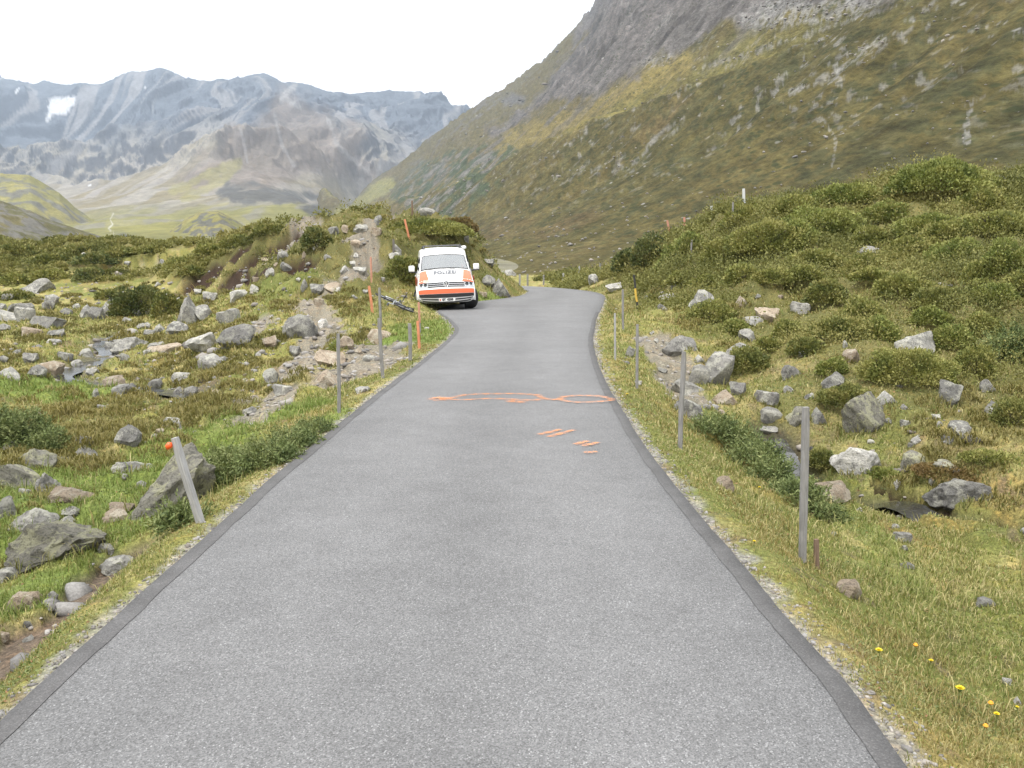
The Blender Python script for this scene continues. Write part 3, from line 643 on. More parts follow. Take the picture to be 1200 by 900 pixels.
def rock_mesh(seed, tone, sub=3):
    k = (seed, tone, sub)
    if k not in _rm:
        P, Fc = rock_geo(seed, sub); me = mesh_np('rock', P, Fc, [M['rock_'+tone]], None, True); me.set_sharp_from_angle(angle=math.radians(30)); _rm[k] = me
    return _rm[k]
_rk = [0]; ROCKS = []
def rock(px, py, w, h, tone, label, group=None, tilt=0, yaw=None, seed=None, depth=.85, name=None, cat=None):
    _rk[0] += 1; i = _rk[0]
    p = ghit(px, py); Y = p[1]; k = Y/FPX*1.01; W_, H_ = w*k, h*k
    big = w >= 36
    me = rock_mesh(seed or ((200+i) if big else 1+i % 9), tone, 5 if w >= 55 else (4 if big else 3))
    nm = name or ('boulder' if w >= 34 else 'rock')
    o = link(nm, me); D_ = W_*depth; full = H_*1.65+.02
    yy = Y+D_*.38
    g = float(gz(p[0]*yy/Y, yy)[0])
    zc = (p[2]*.7+g*.3)+H_-full/2
    o.location = (p[0]*yy/Y, yy, zc); o.scale = (W_/2, D_/2, full/2)
    rr = random.Random(i*7+1)
    o.rotation_euler = (rr.uniform(-.08, .08), math.radians(tilt) if tilt else rr.uniform(-.06, .06), rr.uniform(-.35, .35) if yaw is None else yaw)
    ROCKS.append((o.location.x, o.location.y, W_/2, D_/2)); tag(o, label, cat or nm, group); return o
R_ = [
# left, near the road
(206,600,122,46,'b','big lichen covered boulder leaning behind the white leaning post',-40),
(68,658,122,44,'b','long low grey boulder beside the bare soil path at the left edge',-16),
(38,622,58,22,'g','grey boulder half hidden behind the long low one by the soil path',-4),
(22,576,50,32,'b','pale cracked slab at the left picture edge below the big juniper',6),
(62,582,40,26,'g','blocky grey boulder right of the pale cracked slab below the juniper',14),
(42,549,44,20,'b','lichen stained boulder on top of the slabs below the big juniper',-6),
(84,589,62,13,'t','long flat pale stone bar lying in bright green grass',2),
(5,608,24,24,'d','dark boulder cut by the left picture edge below the slabs',0),
(30,582,17,9,'l','small whitish stone wedged against the cracked slabs',0),
(137,671,44,15,'l','wedge shaped whitish stone sticking out of the path bank',-10),
(125,648,20,11,'g','rounded bluish stone beside the soil path',0),
(29,715,38,16,'t','tan stone in bright grass left of the soil path',4),
(62,706,15,11,'l','small pale stone at the edge of the dark soil path',0),
(83,607,26,9,'g',None,0),(79,614,20,8,'l',None,0),(143,601,32,9,'t','pale tan stone lying at the head of the soil path',0),(135,613,32,11,'t','chipped tan stone below another at the head of the soil path',8),
(4,752,17,10,'t',None,0),(33,752,14,6,'l',None,0),(34,737,12,8,'g',None,0),(8,682,24,14,'g','grey stone at the left edge above the tan stone',0),
(166,572,12,8,'l',None,0),(150,524,32,24,'g','dark pointed stone standing alone in the tussock grass',0),(100,538,30,13,'l','pale flat topped stone between the big juniper and the pointed stone',-8),(97,522,22,10,'g',None,0),
(155,553,58,11,'g','flat grey outcrop lying flush with green grass above the leaning post',0),(71,542,20,6,'l',None,0),(12,532,26,12,'l','mossy pale rock at the foot of the big juniper',0),
(203,498,22,9,'l','pale low stone on the bright green meadow above the leaning post',0),(186,508,12,5,'t',None,0),(182,514,10,5,'l',None,0),(118,548,9,5,'g',None,0),(168,590,10,5,'g',None,0),(146,563,9,6,'l',None,0),
# left boulder field
(41,344,38,17,'g','large rounded boulder standing highest among the heath at far left',0),
(30,376,24,17,'l','pale rounded boulder left of the dark slab',0),(58,387,40,18,'d','dark grey tilted slab on the left boulder field',-8),(8,378,34,14,'l','light grey boulder cut by the left edge beside the pale rounded one',6),
(23,366,30,11,'g',None,0),(62,358,17,13,'g',None,0),(77,370,16,9,'d',None,0),(104,374,22,17,'g','bluish blocky stone below the dark heath bushes',0),(114,376,16,16,'d',None,0),(128,371,18,20,'g','upright grey stone right of the bluish block below the heath bushes',0),
(38,394,33,9,'t','flat pinkish slab below the dark tilted slab',0),(66,395,26,9,'g',None,0),(65,404,18,6,'l',None,0),(56,364,14,12,'g',None,0),(10,352,14,8,'g',None,0),(4,388,16,8,'g',None,0),
(223,380,26,34,'g','tall craggy boulder at the foot of the left knoll',0),(246,355,18,13,'g',None,0),(238,376,22,18,'g','grey boulder squeezed against the tall craggy one',0),(270,380,30,17,'l','smooth pale boulder with a sloping top right of the tall craggy one',-18),(214,378,13,12,'d',None,0),
(282,404,44,22,'d','long dark boulder slanting along the left knoll foot',-22),(242,413,48,22,'l','broad flat light grey boulder in front of the long dark one',0),(248,434,31,18,'g','grey boulder with a flat top among ochre tussocks',4),(206,393,30,15,'g','grey boulder among rubble between the two large flat ones',0),(188,390,18,10,'g',None,0),(176,396,16,9,'g',None,0),
(155,409,46,14,'l','long pale boulder on the bank of the left stream',-4),(197,414,50,9,'t','flat tan slab lying behind the broad light grey boulder',-4),(183,408,22,6,'l',None,0),(147,424,13,10,'g',None,0),(146,467,29,16,'g','grey boulder with a mossy top between ochre tussocks',0),
(62,439,34,16,'t','reddish angular boulder beside the small stream pool',-6),(44,442,22,14,'g','grey stone leaning on the reddish angular boulder',0),(10,444,26,13,'l','light boulder at the left edge above the big juniper',0),(36,427,18,12,'g',None,0),(100,419,15,10,'g',None,0),(77,423,22,10,'g',None,0),
(135,452,38,13,'t','flat pinkish slab in the boulder field beside the stream',0),(215,445,26,9,'l',None,0),(182,458,17,13,'g',None,0),(225,466,17,12,'g',None,0),(252,465,13,9,'t',None,0),(210,460,12,7,'d',None,0),(108,440,16,8,'g',None,0),(90,430,14,7,'g',None,0),
(130,408,14,7,'l',None,0),(168,385,16,7,'g',None,0),(150,378,12,6,'g',None,0),(142,394,10,6,'l',None,0),(4,426,12,9,'d',None,0),(20,416,10,6,'g',None,0),(178,368,18,7,'l',None,0),(160,372,10,9,'d',None,0),(112,470,9,14,'g',None,0),(120,482,14,7,'g',None,0),(290,487,22,9,'g','grey stone on the grass below the knoll trail',0),(281,430,12,6,'l',None,0),(172,415,9,5,'l',None,0),(262,424,12,6,'g',None,0),(302,418,8,5,'l',None,0),(277,401,9,5,'t',None,0),
(3,364,10,8,'g',None,0),(90,362,9,6,'g',None,0),(196,352,14,8,'l',None,0),(206,358,14,9,'l',None,0),(192,312,9,6,'g',None,0),(142,348,8,6,'l',None,0),(150,312,8,4,'l',None,0),(98,300,6,4,'l',None,0),(186,335,9,5,'l',None,0),(232,345,9,6,'l',None,0),
# knoll and trail
(353,397,42,28,'g','large smooth grey boulder on the slope beside the trodden trail',-24),(365,394,20,13,'g','wedge of grey rock tucked below the large smooth boulder by the trail',-8),(316,408,22,13,'t','cream coloured rounded stone left of the large smooth boulder',0),(325,404,12,6,'l',None,0),(379,384,12,10,'w','bright white stone lying on the trodden trail',0),
(388,430,36,22,'t','brown sided boulder below the trail beside the grey stake',-12),(404,409,22,15,'t','round cream stone above the brown sided boulder',0),(383,449,26,15,'t','tan hunched stone in the rubble below the brown sided boulder',0),(346,418,14,12,'g',None,0),(318,450,20,16,'g',None,0),(331,463,26,11,'l',None,0),(340,446,9,5,'l',None,0),
(447,399,32,13,'t','flat cream slab on the grass behind the pair of tall grey stakes',0),(425,460,18,6,'w','flat white slab on the verge beside the grey stake',0),(432,424,15,7,'l','pale stone in the gravel between the two grey stakes',0),(419,414,10,5,'t',None,0),
(358,339,11,11,'g',None,0),(372,346,18,12,'g','grey stone where the trail meets the eroded slope',0),(392,342,24,10,'t','brownish layered stone on the trail above the bright pale stones',-6),(374,359,13,9,'t','pale cream stone at the bend of the trail',0),(316,323,11,10,'l',None,0),(299,343,11,9,'l',None,0),(279,351,20,11,'l','pale boulder under the dark soil scar',0),(332,304,14,9,'l',None,0),(356,304,6,9,'t',None,0),(335,318,16,10,'g',None,-20),(311,308,10,6,'t',None,0),
(444,264,12,11,'d','dark block on the knoll crest beside the dark green mound',0),(441,277,12,9,'t','brownish block under the dark block on the knoll crest',0),(422,273,18,10,'l','pale tilted slab on the knoll crest',10),(407,272,15,7,'t','reddish slab on the knoll crest beside the pale tilted slab',0),(391,275,13,9,'g','grey stone at the left end of the knoll crest slabs',0),(417,290,13,8,'t','pinkish stone below the knoll crest slabs',0),(417,303,7,6,'w',None,0),(405,319,13,7,'w','bright white triangular stone high on the trail',0),(422,321,16,8,'l',None,0),(396,343,8,6,'l',None,0),(448,330,8,5,'l',None,0),(412,312,10,6,'l',None,0),
(465,297,11,10,'g','grey stone behind the short grey post on the knoll',0),(462,303,13,7,'l',None,0),(500,252,21,10,'l','light grey boulder on top of the green mound behind the van',0),(546,284,7,13,'g','narrow grey rock on the right flank of the mound behind the van',0),(415,351,12,6,'g',None,0),(428,344,7,4,'l',None,0),(402,358,8,4,'l',None,0),(300,330,9,5,'t',None,0),(325,312,9,5,'t',None,0),(384,303,9,5,'l',None,0),(370,292,8,4,'l',None,0),(350,330,6,4,'l',None,0),
# behind the van
(571,336,20,13,'g','mottled grey boulder just right of the van mirror',0),(587,348,26,21,'g','large speckled boulder on the grass beside the bend right of the van',0),(572,311,15,7,'g',None,0),(595,324,18,8,'g',None,0),(566,348,10,6,'t',None,0),
# right side
(796,417,42,22,'g','flat overhanging grey slab at the top of the right rubble gully',8),(870,422,38,19,'l','rounded light grey boulder behind the dark bush on the right',0),(836,452,34,42,'g','tall leaning grey block in the right rubble gully',28),(819,450,24,22,'l','pale block behind the tall leaning one in the right gully',10),(808,462,44,14,'l','long broken pale rock below the flat overhanging slab',14),(852,474,32,15,'t','orange tinted rock at the lower end of the right rubble gully',10),(864,464,20,16,'d','dark mossy rock right of the tall leaning block',0),
(806,490,36,22,'g','bluish grey rock behind the grey stake at the foot of the gully',-12),(898,474,29,15,'g','grey rock with a mossy cap right of the rubble gully',0),(975,457,28,19,'g','grey blunt rock among low bushes above the big triangular boulder',0),(927,443,25,15,'g',None,0),(997,425,20,15,'t',None,0),(1073,413,52,25,'l','broad flat sloping boulder among bushes on the right hillside',4),(1014,506,62,42,'b','big triangular grey boulder standing on the right meadow',-6),(1040,473,24,13,'l','pale low rock behind the big triangular boulder',0),
(1110,476,27,28,'g','upright rock draped with lichen below the hillside bushes',10),(1127,517,32,20,'g','hunched grey rock on the meadow near the right edge',12),(1110,521,17,9,'g',None,0),(1162,488,17,17,'g',None,-20),(1156,460,20,16,'d',None,0),(1002,557,62,32,'w','white lichen boulder on the bank of the small stream',0),(1069,552,28,22,'b','pointed olive grey rock right of the white lichen boulder',0),(1120,592,76,27,'g','wide grey boulder undercut by the stream with a reddish moss cap',0),(1112,556,60,10,'b','low flat grey rock behind the moss capped boulder',6),
(972,587,52,17,'t','low flat rock in the grass just right of the tall near stake',4),(850,574,22,14,'t','round tan stone alone on the right road bank',0),(1054,634,26,10,'g','flat grey stone in the wet grass below the stream',0),(1006,600,8,5,'w',None,0),(1050,619,11,5,'l',None,0),(1060,645,8,5,'g',None,0),(902,498,29,16,'l','pale cracked rock at the edge of the meadow below the gully',0),(935,498,30,19,'b','olive grey rock behind the top of the tall near stake',0),(959,496,19,17,'d',None,0),(900,510,26,8,'l',None,0),(878,400,22,13,'l',None,0),(737,418,10,12,'l','small upright stone between two thin stakes at the right verge',20),(1074,520,15,8,'w',None,0),(952,531,9,8,'d','small black stone beside the tall near stake',0),
(995,700,30,17,'t','mottled tan stone on the bank below the short brown stub',0),(1154,711,24,8,'l','thin pale stone in the grass at the far right',8),(1062,666,20,6,'g',None,10),(1193,826,12,8,'w',None,0),(1180,803,12,7,'w','tiny white pebble stone near the dandelions at the right edge',0),(978,628,7,4,'l',None,0),
(1067,525,8,6,'l',None,0),(1085,548,8,5,'l',None,0),(1092,568,10,8,'l',None,0),(1052,573,10,8,'w',None,0),(1020,520,9,4,'l',None,0),(1100,500,9,6,'l',None,0),(1060,480,10,6,'g',None,0),(1097,492,10,6,'l',None,0),(1043,497,9,6,'l',None,0),(1060,500,12,7,'g',None,0),(948,468,12,7,'g',None,0),(924,460,14,8,'l',None,0),(940,418,9,6,'l',None,0),(990,408,6,9,'l',None,0),
(822,360,30,20,'g','large grey block near the foot of the right hill',-4),(870,360,17,13,'t','rounded tan stone right of the large grey block',0),(900,378,30,17,'t','brown grey rock among heath above the white lichen stone',0),(884,382,30,9,'l','low pale rock left of the brown grey one',0),(936,368,24,13,'w','white lichen stone high among heath bushes',0),(784,353,26,9,'w','scatter shaped white rock left of the large grey block',6),(790,339,10,8,'w',None,0),(986,351,9,8,'t',None,0),(1012,280,15,9,'w','white stone beside the bare soil scar on the right hill',0),(1016,299,30,9,'l','long pale rock below the soil scar on the right hill',0),(1170,213,28,9,'l','pale rock on the skyline of the right hill',0),(721,342,19,10,'w','split pale rock beside the road bend',-16),(697,333,14,12,'g','grey rock beyond the bend near the far fence posts',0),(1107,338,17,5,'l',None,0),
(758,350,7,4,'g',None,0),(775,362,10,6,'g',None,0),(915,350,7,4,'t',None,0),(1053,296,8,5,'l',None,0),(888,350,8,5,'l',None,0),(779,364,8,5,'g',None,0),(776,437,12,5,'d',None,10),(770,402,7,5,'l',None,0),(782,405,6,4,'l',None,0),(764,392,6,4,'l',None,0),(852,440,10,7,'l',None,0),(828,480,9,6,'l',None,0),(845,486,9,6,'t',None,0),(838,420,10,8,'l',None,0),(820,424,14,8,'l',None,0),(748,452,9,6,'l',None,0),
]
def zone_label(px, py, w, tone):
    tn = {'g': 'grey', 'd': 'dark grey', 'l': 'pale grey', 'w': 'whitish', 't': 'tan', 'b': 'lichen grey'}[tone]
    sz = 'small' if w < 14 else 'medium'
    if 540 < px < 640: return f'{sz} {tn} stone beside the speckled boulder right of the van', 'stones beside the van'
    if px < 300 and py >= 485: return f'{sz} {tn} stone in the green grass around the left soil path', 'stones around the left soil path'
    if px < 300 and py < 362: return f'{sz} {tn} stone among the dark heath at far left', 'stones in the far left heath'
    if px < 300: return f'{sz} {tn} stone in the boulder field along the left stream', 'stones of the left boulder field'
    if px < 540: return f'{sz} {tn} stone on the eroded knoll left of the van', 'stones on the left knoll'
    if py < 400 : return f'{sz} {tn} stone in the heath on the right hillside', 'stones on the right hillside'
    if px < 870: return f'{sz} {tn} stone in the rubble gully right of the road', 'stones of the right gully'
    if py < 620: return f'{sz} {tn} stone on the meadow around the triangular boulder', 'stones on the right meadow'
    return f'{sz} {tn} stone in the wet grass on the right', 'stones in the wet grass'
for r in R_:
    lab, grp = r[5], None
    zl = zone_label(r[0], r[1], r[2], r[4])
    rock(r[0], r[1], r[2], r[3], r[4], lab or zl[0], zl[1], r[6])
# moss cap on the undercut boulder is scattered with the heath below
# small rubble nobody could count, one object
def scatter_stones(spots, name, seed):
    rg = np.random.default_rng(seed); base = [rock_geo(900+k, 1, 8, .06) for k in range(6)]
    V = []; F = []; C = []; n = 0
    for (x, y, z, s) in spots:
        P, Fc = base[rg.integers(6)]; a = rg.uniform(0, 6.28); c_, s_ = math.cos(a), math.sin(a)
        q = P*np.array([rg.uniform(.7, 1.3), rg.uniform(.6, 1), rg.uniform(.35, .7)])*s
        q = np.stack([q[:, 0]*c_-q[:, 1]*s_, q[:, 0]*s_+q[:, 1]*c_, q[:, 2]], 1)+np.array([x, y, z+s*.15])
        V.append(q); F.append(Fc+n); n += len(P)
        g = rg.uniform(.12, .32); t = rg.random(); C.append(np.tile(np.array([g, g*(.97-.08*t), g*(.94-.16*t)]), (len(P), 1)))
    m, nt, b, out = newmat(name+'_stone'); p = pos(nt); f = noise(nt, p, 60, 5, .7)
    lk(nt, mix(nt, 1.0, attr(nt, 'Col'), ramp(nt, f, [(.3, .65), (.7, 1.3)]), 'MULTIPLY'), b.inputs['Base Color']); b.inputs['Roughness'].default_value = .9
    return tag(link(name, mesh_np(name, np.concatenate(V), np.concatenate(F), [m], {'Col': np.concatenate(C)})), kind='stuff')
scatter_stones(SCREE, 'scree', 8)
sp = []
rg = np.random.default_rng(5)
def edge_pebbles(P, Nn, sg, n, ymax, wid):
    for _ in range(n):
        i = None
        y = math.exp(rg.uniform(math.log(2.2), math.log(ymax))); i = int(np.argmin(np.abs(P[:, 1]-y)+(P[:, 1] > 27)*99)); j = min(i+1, len(P)-1); t = rg.random()
        q = P[i]*(1-t)+P[j]*t; o_ = abs(rg.normal())*wid*(.4+1.2*fbm2(np.array([y*.9]), np.array([sg*3.]), 2, 4)[0])+.01
        x, yv = q[0]+Nn[i][0]*o_*sg, q[1]+Nn[i][1]*o_*sg
        sp.append((x, yv, None, rg.uniform(.004, .010)*(1+yv*.07)*(1.6 if rg.random() < .08 else 1)))
edge_pebbles(RE, RN, 1, 1200, 24, .065); edge_pebbles(LE, LN, -1, 900, 24, .04)
xy = np.array([(a, b_) for a, b_, _, _ in sp]); zz_ = gz(xy[:, 0], xy[:, 1])
scatter_stones([(a, b_, zv, s) for (a, b_, _, s), zv in zip(sp, zz_)], 'gravel', 3)
# rubble: along trails, gully, boulder fields
cand = rg.random((60000, 2)); az = (cand[:, 0]-.5)*1.5; r = np.exp(math.log(3)+cand[:, 1]*(math.log(70)-math.log(3))); x = r*np.sin(az); y = r*np.cos(az)
bare = grid_sample(np.maximum(BARE, 0), x, y); sd = grid_sample(GSD, x, y); hb = grid_sample(GB, x, y); he = grid_sample(HEATH, x, y)
cl = fbm2(x*.35, y*.35, 4, 91)
dp_ = grid_sample(dirt_path, x, y); prob = bare*.55*(1-.85*dp_)*(1-.6*(x > 3))+.07*sstep(.52, .66, cl)*(1-he*.6)*sstep(6, 14, r)
fieldL = sstep(.46, .60, fbm2(x*.25+3, y*.25, 3, 92))*(x < -3)*(y > 9)*(hb < .6); prob = prob+.40*fieldL
bk_ = ghit(462, 364); k = (rg.random(len(x)) < prob) & (sd > .35) & (np.hypot(x-bk_[0], y-bk_[1]) > 2.6)
zz_ = gz(x, y); sz = rg.uniform(.02, .05, len(x))*(.5+r*.04)*(.6+.9*rg.random(len(x))**3)*(1+(rg.random(len(x)) < .12)*1.3)
scatter_stones(list(zip(x[k], y[k], zz_[k], sz[k])), 'rubble', 4)
# ------------------------------------------------------------------ stream water
m, nt, b, out = newmat('stream_water'); p = pos(nt)
b.inputs['Base Color'].default_value = (.03, .03, .028, 1); b.inputs['Roughness'].default_value = .08; b.inputs['Specular IOR Level'].default_value = .7
bump(nt, b, noise(nt, p, 9, 4, .6, .6), .25, .03)
def water(P, wid, dz):
    T = np.gradient(P, axis=0); T /= np.linalg.norm(T, axis=1)[:, None]; Nn = np.stack([T[:, 1], -T[:, 0]], 1)
    w_ = wid*(.7+.6*fbm2(np.arange(len(P))*.35, np.arange(len(P))*0., 3, 7))
    z = gz(P[:, 0], P[:, 1])+dz
    for k in range(3): z[1:-1] = (z[:-2]+z[1:-1]+z[2:])/3
    V = np.concatenate([np.c_[P-Nn*w_[:, None], z], np.c_[P+Nn*w_[:, None], z]]); n = len(P); k = np.arange(n-1)
    tag(link('stream', mesh_np('stream', V, np.stack([k, k+1, n+k+1, n+k], -1)[:, ::-1], [m])), kind='structure')
water(wetR, .2, .06); water(wetL, .26, .06)
# ------------------------------------------------------------------ foliage helpers (every leaf is a small face)
def leaves(P, D, L, Wd, C, name, mat, parent=None, rg=RNG, droop=0.0):
    """diamond leaves at P pointing along D"""
    n = len(P); D = D/(np.linalg.norm(D, axis=1)[:, None]+1e-9)
    q = rg.normal(size=(n, 3)); S = np.cross(D, q); S /= np.linalg.norm(S, axis=1)[:, None]+1e-9
    L = np.broadcast_to(L, (n,))[:, None]; Wd = np.broadcast_to(Wd, (n,))[:, None]
    a = P; b_ = P+D*L*.45+S*Wd*.5; c_ = P+D*L; c_ = c_-np.array([0, 0, 1])*L*droop; d_ = P+D*L*.45-S*Wd*.5
    V = np.stack([a, b_, c_, d_], 1).reshape(-1, 3); F = np.arange(4*n).reshape(n, 4)
    me = mesh_np(name, V, F, [mat], {'Col': np.repeat(C, 4, axis=0)})
    return link(name, me, parent)
def blob(n, rx, ry, h, seed, rg, shell=.55, lump=.3):
    """points through the outer volume of an uneven dome, with outward directions"""
    th = rg.uniform(0, 2*PI, n); cz = rg.uniform(-.05, 1, n); s_ = np.sqrt(1-np.clip(cz, 0, 1)**2)
    d = np.stack([np.cos(th)*s_, np.sin(th)*s_, cz], 1)
    lumpy = 1+lump*2*(fbm3(d*2.2+seed, 3, seed)-.5)
    rad = (shell+(1-shell)*rg.random(n)**.45)*lumpy
    P = d*rad[:, None]*np.array([rx, ry, h]); D = d*np.array([1, 1, 1.1])+np.array([0, 0, .35])+rg.normal(size=(n, 3))*.55
    return P, D, rad
PAL = {'heath': ((0.084, 0.102, 0.031), (0.18, 0.186, 0.054), (0.258, 0.234, 0.082)), 'dark': ((0.055, 0.073, 0.026), (0.124, 0.143, 0.047), (0.202, 0.189, 0.068)), 'olive': ((0.114, 0.132, 0.036), (0.21, 0.216, 0.06), (0.282, 0.264, 0.09)),
       'juniper': ((.065,.092,.034), (.135,.170,.058), (.215,.235,.095)), 'green': ((0.115, 0.144, 0.037), (0.207, 0.23, 0.063), (0.27, 0.27, 0.086)), 'russet': ((.12,.085,.036), (.19,.13,.052), (.165,.145,.055))}
def colours(n, pal, rg, clump=None):
    A, B, Cc = [np.array(c) for c in PAL[pal]]
    t = rg.random(n) if clump is None else np.clip(clump+rg.normal(size=n)*.11, 0, 1)
    c = np.where((t < .5)[:, None], A+(B-A)*(t*2)[:, None], B+(Cc-B)*((t-.5)*2)[:, None])
    return c*(1+rg.normal(size=n)*.10)[:, None].clip(.6, 1.5)
_sh = [0]
def shrub(px, py, w, h, pal, label, group=None, kind='leaf', name='shrub', dens=1.0, depth=.9, cat='shrub', lobes=()):
    _sh[0] += 1; i = _sh[0]; rg = np.random.default_rng(500+i)
    p = ghit(px, py); k = p[1]/FPX; W_, H_ = w*k, h*k*(.55 if kind != 'leaf' else .95); D_ = W_*depth
    yy = p[1]+D_*.38; x0 = p[0]*yy/p[1]; z0 = float(gz(x0, yy)[0])
    top = p[2]+H_; Hh = max(top-z0, H_*.6)
    root = empty(name, (x0, yy, z0-.02)); tag(root, label, cat, group)
    leaf = max(.022, 2.3*k) if kind == 'leaf' else max(.035, 4.2*k)
    n = int(np.clip(w*h*dens*(2.6 if kind == 'leaf' else 2.6), 500, 26000))
    if kind == 'leaf':
        P, D, rad = blob(n, W_/2, D_/2, Hh, i, rg, .5, .34)
        cl = fbm3(P/(W_*.16)+i, 3, i); t = np.clip((cl-.5)*2.2+.5, 0, 1)
        C = colours(n, pal, rg, t); L = leaf*rg.uniform(.8, 1.7, n); Wd = L*.62
    else:
        ns = max(60, n//13); Pc, Dc, rad = blob(ns, W_/2, D_/2, Hh, i, rg, .35, .45)
        m_ = 13; sl = leaf*rg.uniform(2.2, 4.5, ns); Dc = Dc/np.linalg.norm(Dc, axis=1)[:, None]
        tt = np.tile(np.linspace(0, 1, m_), ns); Pi = np.repeat(Pc, m_, 0)+np.repeat(Dc*sl[:, None], m_, 0)*tt[:, None]
        D = np.repeat(Dc, m_, 0)+rg.normal(size=(ns*m_, 3))*.75; P = Pi; n = len(P)
        t = np.clip(np.repeat((fbm3(Pc/(W_*.14)+i, 3, i)-.5)*1.8+.38, m_)+tt*.25, 0, 1)
        C = colours(n, pal, rg, t); L = leaf*rg.uniform(.6, 1.2, n); Wd = L*.34
    LP = [P]; LD = [D]; LC = [C]; LL = [L]; LW = [Wd]
    for (qx, qy, qw, qh) in lobes:
        h2 = ghit(qx, qy); k2 = h2[1]/FPX; w2 = qw*k2/2; y2 = h2[1]+w2*.7; x2 = h2[0]*y2/h2[1]; z2 = float(gz(x2, y2)[0]); m_2 = rg.permutation(len(P))[:int(len(P)*min(1, qw*qh/(w*h)))]
        LP.append(P[m_2]*np.array([w2/(W_/2), w2*.9/(D_/2), max(h2[2]+qh*.6*k2-z2, qh*k2*.4)/Hh])+np.array([x2-x0, y2-yy, z2-z0])); LD.append(D[m_2]); LC.append(C[m_2]); LL.append(L[m_2]); LW.append(Wd[m_2])
    if lobes: P, D, C, L, Wd = [np.concatenate(v) for v in (LP, LD, LC, LL, LW)]
    if dens > .1:
        leaves(P, D, L, Wd, C, 'foliage', M['leaf'] if kind == 'leaf' else M['needle'], root, rg)
    mb = MB()
    for q in range(7):
        a = rg.uniform(0, 6.28); e = rg.uniform(.3, .75)
        pts = [(0, 0, 0)]
        for s_ in (.35, .7, 1): pts.append((math.cos(a)*W_*.5*e*s_+rg.normal()*W_*.03, math.sin(a)*D_*.5*e*s_+rg.normal()*W_*.03, Hh*.75*s_**.8))
        mb.tube(pts, [W_*.018, W_*.014, W_*.010, W_*.004], 6)
    mb.build('stem', M['bark'], root)
    return root
M['bark'] = simple('bark', (.085, .07, .058), .95, var=.35, scale=30)
S_ = [
(20,532,84,72,'juniper','large dark green juniper at the left edge above the pale slabs','needle','juniper',((58,536,52,42),(-10,530,60,70))),
(285,562,74,32,'juniper','low spreading juniper beside the road right of the leaning post boulder','needle','juniper',((318,546,70,30),(345,527,62,25),(370,508,44,18),(268,548,50,26))),
(216,616,50,20,'juniper','small juniper at the foot of the big lichen boulder by the leaning post','needle','juniper'),
(838,512,58,30,'juniper','long juniper creeping down the right road bank behind the grey stakes','needle','juniper',((862,530,66,34),(888,548,66,34),(905,566,50,30))),
(932,590,66,32,'juniper','low juniper lower on the bank left of the tall near stake','needle','juniper'),
(968,612,38,24,'juniper','ragged dark juniper just behind the tall near stake','needle','juniper'),
(1186,425,64,58,'juniper','feathery green juniper at the right edge beside the broad flat boulder','needle','juniper'),
(762,312,46,36,'dark','dark green bush leaning over the road end of the right hill','leaf','shrub'),
(735,322,36,30,'dark','dark bush lowest at the road end of the right hill','leaf','shrub'),
(1096,242,124,60,'green','tall rounded shrub mound forming the summit of the right hill','leaf','shrub'),
(875,438,54,32,'heath','twiggy bush in front of the rounded light grey boulder','leaf','shrub'),
(985,402,74,30,'heath','broad bush on the right slope above the blunt grey rock','leaf','shrub'),
(945,418,52,24,'heath','low bush left of the broad bush above the blunt grey rock','leaf','shrub'),
(1062,456,120,46,'olive','wide yellowish bush below the broad flat boulder on the right','leaf','shrub'),
(1114,412,46,34,'green','yellow green bush right of the broad flat boulder','leaf','shrub'),
(992,486,68,36,'heath','bush behind the big triangular boulder','leaf','shrub'),
(1188,500,60,34,'heath','bush at the right edge above the meadow','leaf','shrub'),
(1156,552,64,18,'olive','pale olive low tussock bush on the right meadow','leaf','shrub'),
(1108,574,84,17,'russet','reddish moss and heather cap on the undercut stream boulder','leaf','shrub'),
(1036,567,52,16,'green','low bush between the white lichen boulder and the moss capped one','leaf','shrub'),
(962,556,44,30,'heath','heath tuft over the stream bank left of the white lichen boulder','leaf','shrub'),
(1103,366,72,30,'heath','rounded heath bush above the broad flat boulder','leaf','shrub'),
(966,362,48,36,'heath','tall narrow heath bush right of the white lichen stone','leaf','shrub'),
(500,281,118,27,'olive','dark green mound of bushes crowning the knoll behind the van','leaf','shrub'),
(535,283,48,26,'russet','rust tinged bush on the right shoulder of the mound behind the van','leaf','shrub'),
(372,293,38,26,'dark','dark green bush beside the soil scar on the knoll','leaf','shrub'),
(475,330,46,34,'olive','ochre grass bush left of the van below the short grey post','leaf','shrub'),
(400,410,30,12,'green','small green bush in the gravel by the brown sided boulder','leaf','shrub'),
(160,372,62,38,'dark','big dark heath bush at the upper end of the left boulder field','leaf','shrub'),
(196,372,36,30,'heath','lighter heath bush right of the big dark one above the stones','leaf','shrub'),
(108,330,40,16,'dark','rounded dark heath bush in the far left heath above the big dark one','leaf','shrub'),
(112,313,52,16,'dark','long dark heath bush on the far left heath skyline side','leaf','shrub'),
]
for a in S_:
    jun = a[7] == 'juniper'
    shrub(a[0], a[1], a[2], a[3], a[4], a[5], 'junipers' if jun else None, a[6], a[7], cat=a[7], lobes=a[8] if len(a) > 8 else ())
